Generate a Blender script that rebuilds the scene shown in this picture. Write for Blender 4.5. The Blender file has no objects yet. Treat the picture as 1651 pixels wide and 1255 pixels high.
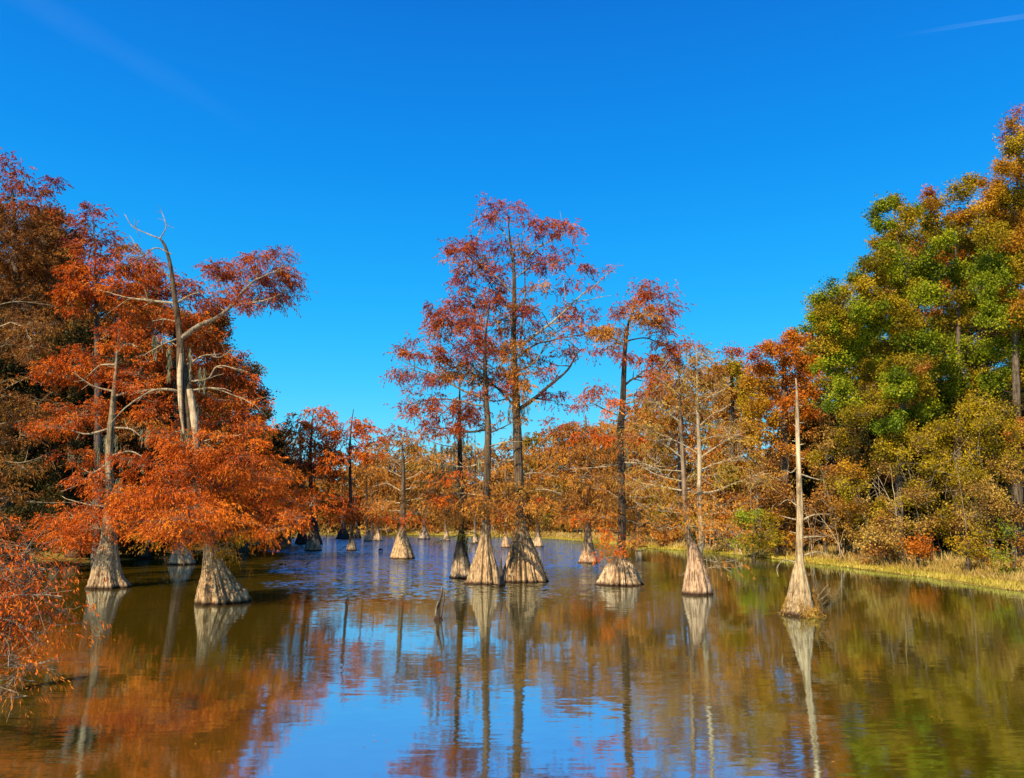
import bpy, math
import numpy as np

SC = bpy.context.scene
# ------------------------------------------------------------------ camera
F, CX, CY, HOR, CAMH = 1240.0, 825.5, 627.5, 838.0, 3.2
PITCH = math.atan((HOR - CY) / F)
cam_data = bpy.data.cameras.new('camera')
cam = bpy.data.objects.new('camera', cam_data)
SC.collection.objects.link(cam)
cam_data.sensor_width = 36.0
cam_data.lens = 36.0 * F / 1651.0
cam_data.clip_start = 0.1
cam_data.clip_end = 20000
cam.location = (0, 0, CAMH)
cam.rotation_euler = (math.pi / 2 + PITCH, 0, 0)
SC.camera = cam

# ------------------------------------------------------------------ sky, sun, exposure
SUN_EL, SUN_AZ = 38.0, 213.0          # azimuth clockwise from +Y: behind the camera, to its left
world = bpy.data.worlds.new('World')
SC.world = world
world.use_nodes = True
wn, wl = world.node_tree.nodes, world.node_tree.links
bg = wn['Background']
sky = wn.new('ShaderNodeTexSky')
sky.sky_type = 'NISHITA'
sky.sun_disc = False
sky.sun_elevation = math.radians(SUN_EL)
sky.sun_rotation = math.radians(SUN_AZ)
sky.air_density = 1.0
sky.dust_density = 0.0
sky.ozone_density = 2.0
hs = wn.new('ShaderNodeHueSaturation')
hs.inputs['Hue'].default_value = 0.497
hs.inputs['Saturation'].default_value = 1.5
hs.inputs['Value'].default_value = 1.25
wl.new(sky.outputs['Color'], hs.inputs['Color'])
wl.new(hs.outputs['Color'], bg.inputs['Color'])
bg.inputs['Strength'].default_value = 0.10
# deep polarised blue of the dry autumn sky: same dome, keyed on elevation
geo = wn.new('ShaderNodeTexCoord'); sz = wn.new('ShaderNodeSeparateXYZ')
wl.new(geo.outputs['Generated'], sz.inputs[0])
cr = wn.new('ShaderNodeValToRGB'); cr.color_ramp.interpolation = 'B_SPLINE'
_e = cr.color_ramp.elements
_st = [(0.0, (.16, .76, 1.0)), (.10, (.06, .66, 1.0)), (.19, (.012, .54, .99)), (.30, (.009, .40, .98)), (.42, (.008, .295, .93)), (.59, (.007, .175, .73)), (1.0, (.004, .09, .45))]
_e[0].position, _e[0].color = _st[0][0], (*_st[0][1], 1)
_e[1].position, _e[1].color = _st[-1][0], (*_st[-1][1], 1)
for _p, _c in _st[1:-1]:
    _k = _e.new(_p); _k.color = (*_c, 1)
wl.new(sz.outputs['Z'], cr.inputs['Fac'])
bg2 = wn.new('ShaderNodeBackground'); bg2.inputs['Strength'].default_value = .66
wl.new(cr.outputs['Color'], bg2.inputs['Color'])
mxw = wn.new('ShaderNodeMixShader'); mxw.inputs[0].default_value = .82
wl.new(bg.outputs[0], mxw.inputs[1]); wl.new(bg2.outputs[0], mxw.inputs[2])
wl.new(mxw.outputs[0], wn['World Output'].inputs['Surface'])

sd = bpy.data.lights.new('sun', 'SUN')
sd.energy = 5.0
sd.angle = math.radians(0.5)
sd.color = (1.0, 0.88, 0.68)
sun = bpy.data.objects.new('sun', sd)
SC.collection.objects.link(sun)
sun.rotation_euler = (math.radians(90 - SUN_EL), 0, math.radians(180 - SUN_AZ))
SC.view_settings.view_transform = 'Standard'
SC.view_settings.look = 'None'
SC.view_settings.exposure = 0.65
SC.view_settings.gamma = 1.0
SC.render.engine = 'CYCLES'
SC.cycles.max_bounces = 6
SC.cycles.diffuse_bounces = 2
SC.cycles.glossy_bounces = 3
SC.cycles.transmission_bounces = 3
SC.cycles.transparent_max_bounces = 8
SC.cycles.use_denoising = True

rng = np.random.default_rng(11)


def at(x, y, Y):
    """world point seen at photo pixel x, y and standing Y metres ahead"""
    u, v = (x - CX) / F, (CY - y) / F
    c, s = math.cos(PITCH), math.sin(PITCH)
    d = np.array([u, c - v * s, v * c + s])
    return np.array([0, 0, CAMH]) + d * (Y / d[1])


def ground_Y(y, z=0.0):
    v = (CY - y) / F
    c, s = math.cos(PITCH), math.sin(PITCH)
    return (z - CAMH) / (v * c + s) * (c - v * s)


# ------------------------------------------------------------------ materials
def nodes_of(name):
    m = bpy.data.materials.new(name)
    m.use_nodes = True
    nt = m.node_tree
    nt.nodes.clear()
    return m, nt, nt.nodes, nt.links


def ramp(N, stops, interp='LINEAR'):
    r = N.new('ShaderNodeValToRGB')
    r.color_ramp.interpolation = interp
    e = r.color_ramp.elements
    while len(e) > 1:
        e.remove(e[-1])
    for i, (p, c) in enumerate(stops):
        k = e[0] if i == 0 else e.new(p)
        k.position = p
        k.color = (*c, 1)
    return r


def leaf_mat(name, cols, transl=0.3):
    m, nt, N, L = nodes_of(name)
    a = N.new('ShaderNodeAttribute'); a.attribute_name = 'tint'
    n = len(cols)
    r = ramp(N, [(i / (n - 1) * 0.9 + 0.05, c) for i, c in enumerate(cols)])
    L.new(a.outputs['Fac'], r.inputs['Fac'])
    d = N.new('ShaderNodeBsdfDiffuse'); t = N.new('ShaderNodeBsdfTranslucent')
    g = N.new('ShaderNodeBsdfGlossy'); g.inputs['Roughness'].default_value = 0.5
    g.inputs['Color'].default_value = (0.9, 0.85, 0.7, 1)
    L.new(r.outputs['Color'], d.inputs['Color']); L.new(r.outputs['Color'], t.inputs['Color'])
    x = N.new('ShaderNodeMixShader'); x.inputs[0].default_value = transl
    L.new(d.outputs[0], x.inputs[1]); L.new(t.outputs[0], x.inputs[2])
    y = N.new('ShaderNodeMixShader'); y.inputs[0].default_value = 0.012
    L.new(x.outputs[0], y.inputs[1]); L.new(g.outputs[0], y.inputs[2])
    o = N.new('ShaderNodeOutputMaterial'); L.new(y.outputs[0], o.inputs['Surface'])
    return m


LEAF = {
    'orange': leaf_mat('orange_needles', [(.20, .026, .003), (.44, .066, .005), (.62, .115, .007), (.78, .21, .012)], .22),
    'orange_sunlit': leaf_mat('orange_sunlit_needles', [(.22, .030, .003), (.47, .076, .005), (.66, .132, .007), (.82, .24, .012)], .22),  # brighter copy of the orange needles, sunlight put into the colour
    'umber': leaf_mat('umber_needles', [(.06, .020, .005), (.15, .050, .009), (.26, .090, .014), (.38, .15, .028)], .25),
    'red': leaf_mat('red_needles', [(.13, .018, .010), (.31, .048, .016), (.48, .090, .014), (.62, .18, .02)], .22),
    'crimson': leaf_mat('crimson_needles', [(.11, .014, .026), (.24, .032, .036), (.40, .065, .034), (.54, .14, .03)], .22),
    'rust': leaf_mat('rust_needles', [(.18, .060, .012), (.38, .130, .018), (.54, .200, .022), (.68, .31, .04)], .25),
    'brown': leaf_mat('brown_needles', [(.11, .042, .012), (.25, .095, .016), (.40, .160, .022), (.54, .26, .04)], .25),
    'tan': leaf_mat('tan_twigs', [(.15, .075, .014), (.29, .145, .022), (.43, .23, .035), (.56, .35, .07)], .2),
    'olive': leaf_mat('olive_leaves', [(.09, .066, .003), (.24, .165, .005), (.40, .26, .007), (.58, .37, .015)], .33),
    'green': leaf_mat('green_leaves', [(.04, .065, .003), (.13, .17, .004), (.25, .27, .006), (.42, .39, .010)], .28),
    'lime': leaf_mat('lime_leaves', [(.08, .12, .008), (.18, .25, .010), (.30, .36, .015), (.42, .42, .02)], .4),
    'gold': leaf_mat('golden_leaves', [(.17, .07, .006), (.36, .15, .008), (.52, .24, .010), (.66, .36, .02)], .35),
    'amber': leaf_mat('amber_leaves', [(.20, .05, .005), (.42, .105, .007), (.58, .17, .010), (.72, .27, .015)], .35),
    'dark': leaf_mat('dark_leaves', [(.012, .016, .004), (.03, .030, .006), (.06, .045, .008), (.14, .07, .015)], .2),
    'moss': leaf_mat('grey_moss', [(.10, .10, .05), (.18, .17, .085), (.27, .24, .12), (.36, .32, .18)], .2),
    'grass': leaf_mat('bank_grass', [(.22, .17, .02), (.38, .29, .03), (.52, .38, .05), (.64, .46, .10)], .3),
    'straw': leaf_mat('dry_grass', [(.22, .13, .03), (.38, .23, .05), (.52, .34, .09), (.64, .46, .16)], .3),
}


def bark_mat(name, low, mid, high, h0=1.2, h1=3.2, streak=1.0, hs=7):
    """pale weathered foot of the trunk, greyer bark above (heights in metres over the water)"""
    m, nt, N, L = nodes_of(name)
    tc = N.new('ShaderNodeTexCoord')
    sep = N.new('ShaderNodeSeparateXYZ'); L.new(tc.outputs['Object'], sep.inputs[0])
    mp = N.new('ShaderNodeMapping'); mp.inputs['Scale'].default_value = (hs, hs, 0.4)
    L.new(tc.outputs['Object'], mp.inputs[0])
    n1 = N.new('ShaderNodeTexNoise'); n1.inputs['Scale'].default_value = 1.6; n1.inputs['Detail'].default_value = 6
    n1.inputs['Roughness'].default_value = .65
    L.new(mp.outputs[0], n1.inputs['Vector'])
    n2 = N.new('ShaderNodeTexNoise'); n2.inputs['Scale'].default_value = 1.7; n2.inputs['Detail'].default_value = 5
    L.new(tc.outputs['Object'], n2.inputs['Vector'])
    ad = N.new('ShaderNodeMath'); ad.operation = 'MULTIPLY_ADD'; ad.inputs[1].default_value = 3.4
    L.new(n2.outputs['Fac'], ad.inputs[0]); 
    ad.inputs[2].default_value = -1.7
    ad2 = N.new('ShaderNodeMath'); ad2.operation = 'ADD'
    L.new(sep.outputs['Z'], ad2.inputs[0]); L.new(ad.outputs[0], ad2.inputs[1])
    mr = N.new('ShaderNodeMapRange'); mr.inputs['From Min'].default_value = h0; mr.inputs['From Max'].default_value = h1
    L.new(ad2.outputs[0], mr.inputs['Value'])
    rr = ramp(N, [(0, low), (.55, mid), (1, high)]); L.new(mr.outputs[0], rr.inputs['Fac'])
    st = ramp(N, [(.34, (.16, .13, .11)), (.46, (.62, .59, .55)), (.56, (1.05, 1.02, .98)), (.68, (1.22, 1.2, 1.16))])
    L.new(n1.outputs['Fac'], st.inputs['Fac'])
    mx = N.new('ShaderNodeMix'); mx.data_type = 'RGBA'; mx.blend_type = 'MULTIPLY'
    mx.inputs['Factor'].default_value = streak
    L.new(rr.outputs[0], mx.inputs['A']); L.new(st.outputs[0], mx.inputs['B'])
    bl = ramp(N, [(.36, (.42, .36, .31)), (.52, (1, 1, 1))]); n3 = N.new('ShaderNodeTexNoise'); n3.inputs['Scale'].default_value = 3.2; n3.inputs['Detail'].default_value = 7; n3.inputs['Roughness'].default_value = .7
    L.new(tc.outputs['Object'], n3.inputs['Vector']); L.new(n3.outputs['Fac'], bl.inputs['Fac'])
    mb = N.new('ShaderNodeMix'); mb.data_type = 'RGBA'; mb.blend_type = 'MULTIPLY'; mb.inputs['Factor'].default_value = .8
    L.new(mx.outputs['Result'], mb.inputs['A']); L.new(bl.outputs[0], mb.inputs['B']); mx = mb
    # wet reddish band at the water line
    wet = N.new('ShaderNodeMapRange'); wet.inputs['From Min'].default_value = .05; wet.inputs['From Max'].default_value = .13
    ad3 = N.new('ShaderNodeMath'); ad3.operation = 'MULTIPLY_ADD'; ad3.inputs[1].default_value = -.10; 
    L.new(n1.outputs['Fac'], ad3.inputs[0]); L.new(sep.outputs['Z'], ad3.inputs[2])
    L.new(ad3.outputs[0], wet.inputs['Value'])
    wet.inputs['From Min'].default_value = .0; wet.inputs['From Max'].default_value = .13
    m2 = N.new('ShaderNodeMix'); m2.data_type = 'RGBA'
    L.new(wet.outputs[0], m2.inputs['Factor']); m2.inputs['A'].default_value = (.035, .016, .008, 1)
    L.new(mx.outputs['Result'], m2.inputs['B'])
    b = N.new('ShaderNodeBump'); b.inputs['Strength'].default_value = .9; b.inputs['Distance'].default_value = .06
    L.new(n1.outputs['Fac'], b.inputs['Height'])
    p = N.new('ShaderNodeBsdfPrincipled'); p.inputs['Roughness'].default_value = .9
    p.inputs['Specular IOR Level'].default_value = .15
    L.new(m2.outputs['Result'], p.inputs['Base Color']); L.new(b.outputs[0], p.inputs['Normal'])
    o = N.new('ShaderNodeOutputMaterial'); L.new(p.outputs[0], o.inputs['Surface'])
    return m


BARK = {
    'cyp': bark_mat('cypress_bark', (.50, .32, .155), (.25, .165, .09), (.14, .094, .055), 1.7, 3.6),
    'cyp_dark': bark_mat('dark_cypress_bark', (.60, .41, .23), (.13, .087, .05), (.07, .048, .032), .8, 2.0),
    'cyp_pink': bark_mat('pinkish_cypress_bark', (.50, .31, .17), (.30, .185, .105), (.24, .16, .095)),
    'far': bark_mat('far_bark', (.50, .34, .21), (.20, .14, .09), (.13, .095, .07), .5, 2.5, .7),
    'dead': bark_mat('bleached_wood', (.44, .30, .15), (.54, .385, .20), (.58, .43, .25), 1, 6, .85),
    'grey': bark_mat('grey_wood', (.42, .275, .14), (.27, .19, .105), (.33, .245, .14), 1, 5, .9),
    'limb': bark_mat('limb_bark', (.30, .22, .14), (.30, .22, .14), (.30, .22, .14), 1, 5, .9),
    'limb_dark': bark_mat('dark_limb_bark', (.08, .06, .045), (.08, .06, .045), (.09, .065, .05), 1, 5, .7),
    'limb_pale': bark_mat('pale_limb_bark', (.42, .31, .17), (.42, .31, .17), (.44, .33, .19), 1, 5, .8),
    'oak': bark_mat('oak_bark', (.13, .095, .06), (.13, .095, .06), (.16, .12, .08), 1, 5, .9),
}


# ------------------------------------------------------------------ mesh helpers
def make_mesh(name, V, Q, mat, tint=None, smooth=False):
    me = bpy.data.meshes.new(name)
    V = np.asarray(V, np.float32); Q = np.asarray(Q, np.int32)
    k = Q.shape[1]
    me.vertices.add(len(V)); me.vertices.foreach_set('co', V.ravel())
    me.loops.add(Q.size); me.loops.foreach_set('vertex_index', Q.ravel())
    me.polygons.add(len(Q)); me.polygons.foreach_set('loop_start', np.arange(0, Q.size, k, dtype=np.int32))
    if smooth:
        me.polygons.foreach_set('use_smooth', np.ones(len(Q), bool))
    if tint is not None:
        a = me.attributes.new('tint', 'FLOAT', 'POINT')
        a.data.foreach_set('value', np.asarray(tint, np.float32))
    me.update(calc_edges=True)
    me.materials.append(mat)
    return me


def link(name, me, parent=None, loc=(0, 0, 0)):
    o = bpy.data.objects.new(name, me)
    SC.collection.objects.link(o)
    o.location = loc
    if parent is not None:
        o.parent = parent
    return o


def tubes(P, R, sides=4, rough=None):
    """P [M,K,3] centre lines, R [M,K] radii -> verts, quads"""
    P = np.asarray(P, float); R = np.asarray(R, float)
    M, K, _ = P.shape
    T = np.gradient(P, axis=1)
    T /= np.linalg.norm(T, axis=2, keepdims=True) + 1e-9
    main = P[:, -1] - P[:, 0]
    main /= np.linalg.norm(main, axis=1, keepdims=True) + 1e-9
    ref = np.where(np.abs(main[:, 2:3]) > .8, np.array([[1., 0.1, 0]]), np.array([[0., 0.05, 1.]]))
    A = np.cross(T, np.repeat(ref[:, None], K, 1)); A /= np.linalg.norm(A, axis=2, keepdims=True) + 1e-9
    B = np.cross(T, A)
    th = np.linspace(0, 2 * np.pi, sides, endpoint=False)
    rr = R[:, :, None] * (np.ones(sides) if rough is None else rough)
    V = P[:, :, None] + rr[..., None] * (A[:, :, None] * np.cos(th)[None, None, :, None] + B[:, :, None] * np.sin(th)[None, None, :, None])
    V = V.reshape(-1, 3)
    m = np.arange(M)[:, None, None] * K * sides
    k = np.arange(K - 1)[None, :, None] * sides
    s = np.arange(sides)[None, None, :]; s2 = (s + 1) % sides
    Q = np.stack([m + k + s, m + k + s2, m + k + sides + s2, m + k + sides + s], -1).reshape(-1, 4)
    return V, Q


def resample(P, n):
    """smooth curve through points (Catmull-Rom), n samples; P [K,D]"""
    P = np.asarray(P, float)
    K = len(P)
    if K == 2:
        t = np.linspace(0, 1, n)[:, None]
        return P[0] * (1 - t) + P[1] * t
    E = np.vstack([2 * P[0] - P[1], P, 2 * P[-1] - P[-2]])
    u = np.linspace(0, K - 1 - 1e-6, n)
    i = u.astype(int); t = (u - i)[:, None]
    p0, p1, p2, p3 = E[i], E[i + 1], E[i + 2], E[i + 3]
    return .5 * (2 * p1 + (p2 - p0) * t + (2 * p0 - 5 * p1 + 4 * p2 - p3) * t ** 2 + (3 * p1 - p0 - 3 * p2 + p3) * t ** 3)


def leaves(C, D, L, W, wide=None):
    """diamond blades: C base [N,3], D unit direction, L length, W width"""
    N = len(C)
    r = rng.normal(size=(N, 3))
    S = np.cross(D, r); S /= np.linalg.norm(S, axis=1, keepdims=True) + 1e-9
    L = np.broadcast_to(L, (N,))[:, None]; W = np.broadcast_to(W, (N,))[:, None]
    mid = C + D * L * .45
    V = np.stack([C, mid + S * W * .5, C + D * L, mid - S * W * .5], 1).reshape(-1, 3)
    return V, np.arange(4 * N).reshape(N, 4)


def empty(name, loc):
    o = bpy.data.objects.new(name, None)
    SC.collection.objects.link(o)
    o.location = loc
    o.empty_display_size = .5
    return o


def tag(o, label=None, cat=None, group=None, kind=None):
    for k, v in (('label', label), ('category', cat), ('group', group), ('kind', kind)):
        if v:
            o[k] = v
    return o


RPX = F * 1024 / 1651.0       # render pixels per unit of tangent


DENS = 1.8


class Tree:
    def __init__(s, name, label, cat, x, y, Y=None, z=0.0, group=None):
        s.name, s.label, s.cat, s.group = name, label, cat, group
        s.Y = ground_Y(y, z) if Y is None else Y
        s.base = at(x, y, s.Y); s.base[2] = z
        s.m = s.Y / F                         # metres per photo pixel
        s.att = []                            # attach points (pos, radius)
        s.tr = []; s.lb = {}; s.lv = {}; s.cl = []; s.tw = []; s.ms = []
        s.half = 2.0
        s.maxlimb = 40
        s.front = 0.0

    # px polyline with widths; dz: extra depth (scalar or list)
    def trunk(s, pts, mat='cyp', flutes=0, amp=.22, sides=None, n=None, name='trunk', dz=0, attach=True, seed=0):
        pts = [p if len(p) == 3 else (*p, 4) for p in pts]
        P = np.array([np.append(at(p[0], p[1], s.Y + dz), p[2] * s.m * .5) for p in pts])
        if abs(pts[0][1] - pts[-1][1]) > 30 and P[0, 2] < .6 and name == 'trunk':
            P[0, 2] = s.base[2]
            d = P[0].copy(); d[2] -= .5; d[3] *= 1.12
            P = np.vstack([d, P])
        zs = abs(P[-1, 2] - P[0, 2])
        near = s.Y < 48
        n = n or int(min(150, max(14, zs / (.12 if near else .5))))
        C = resample(P, n)
        # denser rings at the foot
        r = np.maximum(C[:, 3], .008)
        sides = sides or (168 if near and flutes else 24 if flutes else 12)
        th = np.linspace(0, 2 * np.pi, sides, endpoint=False)[None]
        g = np.random.default_rng(int(abs(pts[0][0] * 7 + pts[0][1])) + seed)
        top = np.interp(.5, np.linspace(0, 1, n), r)
        but = np.clip((r / max(top, .02) - 1.15) / 2.0, 0, 1)[:, None]
        h = (C[:, 2:3] - C[0, 2])
        rough = np.ones((n, sides))
        if flutes:
            ph = g.uniform(0, 6.28, 8)
            warp = .5 * np.sin(2 * th + ph[0]) + .35 * np.sin(3 * th + ph[1]) + .12 * np.sin(h * 1.3 + ph[2])
            f1 = 1 - np.abs(np.sin((flutes * th) / 2 + warp * 1.4 + ph[3])) ** .75
            f2 = 1 - np.abs(np.sin(flutes * 1.7 * th / 1.0 * .5 + 1.5 * np.sin(2 * th + ph[4]) + ph[5] + h * .25)) ** .8
            f3 = 1 - np.abs(np.sin(flutes * 2.2 * th + .9 * np.sin(3 * th + ph[1]) + h * .2)) ** .8
            rough += -amp * (.3 + but) * f1 * (.8 + .2 * np.sin(th * 2 + ph[6])) - amp * .4 * but * f2 - amp * .25 * but * f3
            rough += amp * .35 * but
            rough += .05 * np.sin(2 * th + ph[7] + h * .4) + but * (.09 * np.sin(th + ph[2]) + .09 * np.sin(3 * th + ph[3]) * np.exp(-h / .8))
        rough *= 1 + g.normal(0, .02, (n, sides))
        V, Q = tubes(C[None, :, :3], r[None], sides, rough[None])
        s.tr.append((V, Q, mat, name))
        if attach:
            for i in range(0, n, max(1, n // 40)):
                if C[i, 2] - s.base[2] > 1.4:
                    s.att.append((C[i, :3], r[i]))
        return s

    def limb(s, pts, w0=4, w1=1.2, dz=None, mat='limb', kink=.5, sub=0, lname='limb'):
        """explicit limb along photo pixels; dz = depth gained by its end"""
        if dz is None:
            dz = rng.uniform(-1, 1) * .35 * np.hypot(pts[-1][0] - pts[0][0], pts[-1][1] - pts[0][1]) * s.m
        K = len(pts)
        P = np.array([at(p[0], p[1], s.Y + dz * (i / (K - 1))) for i, p in enumerate(pts)])
        n = 5 * K
        C = resample(P, n)
        ln = np.linalg.norm(P[-1] - P[0])
        C[1:-1] += np.cumsum(rng.normal(0, 1, (n - 2, 3)), 0) * kink * .015 * ln / math.sqrt(n) * 2
        w0 = w0 * .78 if w0 < 9 else w0
        r = np.linspace(w0, w1 * .8, n) * s.m * .5 * (1 + rng.normal(0, .07, n))
        grp = [(C, r)]
        s.lb.setdefault(mat, []).append((lname, grp))
        for i in range(2, n, 3):
            s.att.append((C[i], r[i]))
        for k in range(sub):                 # bare side twigs
            i = rng.integers(n // 4, n - 1)
            d = (C[-1] - C[0]) / ln * rng.uniform(.1, .9) + rng.normal(0, .55, 3) * np.array([1, 1, .7]); d /= np.linalg.norm(d)
            l2 = min(ln * rng.uniform(.12, .34), 60 * s.m if s.Y > 15 else .5)
            t = np.linspace(0, 1, 6)[:, None]
            D = C[i] + d * l2 * t + np.array([0, 0, 1]) * l2 * rng.uniform(-.3, .25) * t ** 2 + np.cumsum(rng.normal(0, .02 * l2, (6, 3)), 0)
            grp.append((D, np.linspace(r[i] * .6, max(.3 * s.m, r[-1] * .5), 6)))
        return s

    def cluster(s, x, y, rx, ry, pal='orange', den=1.0, dz=None, kind='needle', twigs=1.0, depth=None):
        s.cl.append([x, y, rx, ry, pal, den, dz, kind, twigs, depth])
        return s

    def clusters(s, rows, pal='orange', den=1.0, kind='needle', twigs=1.0, spread=None):
        for r in rows:
            s.cluster(r[0], r[1], r[2], r[3], r[4] if len(r) > 4 else pal, (r[5] if len(r) > 5 else 1) * den,
                      None if spread is None else rng.uniform(-spread, spread), kind, twigs)
        return s

    def grow(s, limbmat='limb'):
        if s.cl:
            xs = [c[0] - c[2] for c in s.cl] + [c[0] + c[2] for c in s.cl]
            s.half = (max(xs) - min(xs)) * .5 * s.m
        bx = s.base[0] / s.Y * F + CX
        for (x, y, rx, ry, pal, den, dz, kind, tw, dep) in s.cl:
            if dz is None:
                off = min(1, abs(x - bx) * s.m / max(s.half, .1))
                dz = (rng.uniform(-1, 1) * .6 - s.front) * s.half * math.sqrt(max(.05, 1 - off * off))
            c = at(x, y, s.Y + dz)
            k = (s.Y + dz) / F
            R = np.array([rx * k, dep or max(rx, ry) * k * .9, ry * k * (1.3 if kind == 'needle' else 1.1)])
            # limb to the hub
            hub = c - np.array([0, 0, R[2] * .35])
            if s.att:
                A = np.array([a[0] for a in s.att])
                dd = np.linalg.norm(A - hub, axis=1) + .9 * np.maximum(0, A[:, 2] - hub[2]) + .25 * np.maximum(0, hub[2] - A[:, 2])
                i = int(np.argmin(dd)); a, ra = s.att[i]
                ln = np.linalg.norm(hub - a)
                if ln > .35:
                    t = np.linspace(0, 1, 9)[:, None]
                    C = a + (hub - a) * t + np.array([0, 0, 1]) * np.sin(np.pi * t) * ln * rng.uniform(-.05, .12)
                    C[1:-1] += rng.normal(0, .02 * ln, (7, 3))
                    r0 = min(ra * .7, max(.012 * ln + .012, .45 * s.m))
                    r = np.linspace(r0, max(r0 * .4, .2 * s.m), 9)
                    s.lb.setdefault(limbmat, []).append(('limb', [(C, r)]))
                    for j in (3, 5, 7):
                        s.att.append((C[j], r[j]))
            px = 1.0 / (k * RPX / F * F) if False else s.Y / RPX        # metres per render pixel
            sz = max(.42, 6.5 * px) if kind == 'needle' else max(.62, 8.0 * px)
            ns = int(max(3, 1.9 * (R[0] * R[2]) / (sz * sz) * max(1, R[1] / sz) ** .5))
            ns = min(ns, 130)
            d = rng.normal(size=(ns, 3)); d /= np.linalg.norm(d, axis=1, keepdims=True)
            S = c + d * R * (rng.uniform(0, 1.06, (ns, 1)) ** .5)
            st = rng.normal(0, 1, ns)
            Lf = max(.07, 2.5 * px) if kind == 'needle' else max(.10, 2.1 * px)
            Wf = max(.016, .78 * px) if kind == 'needle' else Lf * .72
            area = math.pi * rx * ry * (1024 / 1651) ** 2
            apx = Lf * Wf * .5 * .62 / px / px
            N = int(den * DENS * area / apx * 1.55)
            per = 11 if kind == 'needle' else 7
            nt = max(3, N // per)
            si = rng.integers(0, ns, nt)
            flat = np.array([.60, .60, .30]) if kind == 'needle' else np.array([.42, .42, .34])
            ssz = rng.uniform(.45, 1.45, ns)[si][:, None]
            Tp = S[si] + rng.normal(size=(nt, 3)) * sz * flat * ssz
            tt = .5 + .17 * st[si] + .10 * rng.normal(size=nt)
            out = Tp - hub; out[:, 2] *= .4; out /= np.linalg.norm(out, axis=1, keepdims=True) + 1e-6
            ti = np.repeat(np.arange(nt), per); M = len(ti)
            if kind == 'needle':
                ax = out + rng.normal(0, .5, (nt, 3)); ax[:, 2] -= .35; ax /= np.linalg.norm(ax, axis=1, keepdims=True)
                ll = sz * .75
                sl = rng.uniform(0, 1, (M, 1))
                C0 = Tp[ti] + ax[ti] * sl * ll + rng.normal(0, .022 * sz + .008, (M, 3)) - np.array([0, 0, 1]) * sl ** 2 * ll * .35
                D = ax[ti] * .75 + rng.normal(0, .34, (M, 3)); D[:, 2] -= .5 + .4 * sl[:, 0]
            else:
                C0 = Tp[ti] + rng.normal(0, .26 * sz, (M, 3))
                D = rng.normal(0, 1, (M, 3)); D[:, 2] -= .2
            D /= np.linalg.norm(D, axis=1, keepdims=True)
            V, Q = leaves(C0, D, Lf * rng.uniform(.55, 1.35, M), Wf * rng.uniform(.6, 1.3, M))
            tint = np.clip(tt[ti] + rng.normal(0, .12, M), 0, 1)
            s.lv.setdefault(pal, []).append((V, np.repeat(tint, 4)))
            # twigs hub -> sub hubs, sub hubs -> tufts
            if tw > 0:
                q = np.linspace(0, 1, 5)[None, :, None]
                P = hub + (S[:, None] - hub) * q + rng.normal(0, .03, (ns, 5, 3)) * np.linalg.norm(S - hub, axis=1)[:, None, None] * q * (1 - q) * 4
                r = np.linspace(1, .35, 5)[None] * max(.014, .42 * s.m) * np.ones((ns, 1))
                s.tw.append((limbmat, P, r))
                if s.Y < 75:
                    sel = rng.permutation(nt)[:int(nt * .55 * tw)]
                    if len(sel):
                        P = S[si[sel]][:, None] + (Tp[sel] - S[si[sel]])[:, None] * q + rng.normal(0, .02, (len(sel), 5, 3)) * q
                        r = np.linspace(1, .4, 5)[None] * max(.005, .2 * s.m) * np.ones((len(sel), 1))
                        s.tw.append((limbmat, P, r))
        return s

    def moss(s, rows, n=60, ln=.7):
        """hanging strands: rows (x, y, half width, drop px)"""
        for (x, y, w, dr) in rows:
            k = s.m
            N = int(n)
            strands = max(3, int(w / 3))
            sx = rng.uniform(-w, w, strands)
            si = rng.integers(0, strands, N)
            t = rng.uniform(0, 1, N) ** 1.3
            dl = dr * rng.uniform(.4, 1.1, strands)
            dzs = rng.uniform(-.3, .3, strands)
            C = np.array([at(x + sx[i] + rng.normal(0, .9), y + t[j] * dl[i], s.Y + dzs[i]) for j, i in enumerate(si)])
            D = rng.normal(0, .16, (N, 3)); D[:, 2] = -1; D /= np.linalg.norm(D, axis=1, keepdims=True)
            V, Q = leaves(C, D, max(.25, 5 * k) * rng.uniform(.6, 1.5, N), max(.03, .8 * k) * rng.uniform(.6, 1.4, N))
            s.ms.append((V, np.repeat(np.clip(rng.normal(.45, .2, N), 0, 1), 4)))
        return s

    def finish(s, foliage_name='foliage'):
        root = empty(s.name, tuple(s.base))
        tag(root, s.label, s.cat, s.group)
        stem = None
        for (V, Q, mat, nm) in s.tr:
            o_ = link(nm, make_mesh(nm, V - s.base, Q, BARK[mat], smooth=True), stem if nm == 'split_wood' else root)
            stem = stem or o_
        big = []
        for mat, L in s.lb.items():
            for nm, grp in L:
                big.append((float(np.linalg.norm(grp[0][0][-1] - grp[0][0][0]) * grp[0][1][0]), nm, mat, grp))
        big.sort(key=lambda b: -b[0])
        rest = {}
        for k, (_, nm, mat, grp) in enumerate(big):
            vs, qs, o = [], [], 0
            for C, r in grp:
                V, Q = tubes(C[None], r[None], 6)
                vs.append(V); qs.append(Q + o); o += len(V)
            if k < s.maxlimb:
                link(nm, make_mesh(nm, np.vstack(vs) - s.base, np.vstack(qs), BARK[mat], smooth=True), stem if nm == 'root' else root)
            else:
                rest.setdefault(mat, []).append((np.vstack(vs), np.vstack(qs)))
        tw = {}
        for (mat, P, r) in s.tw:
            tw.setdefault(mat, []).append(tubes(P, r, 3))
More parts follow.
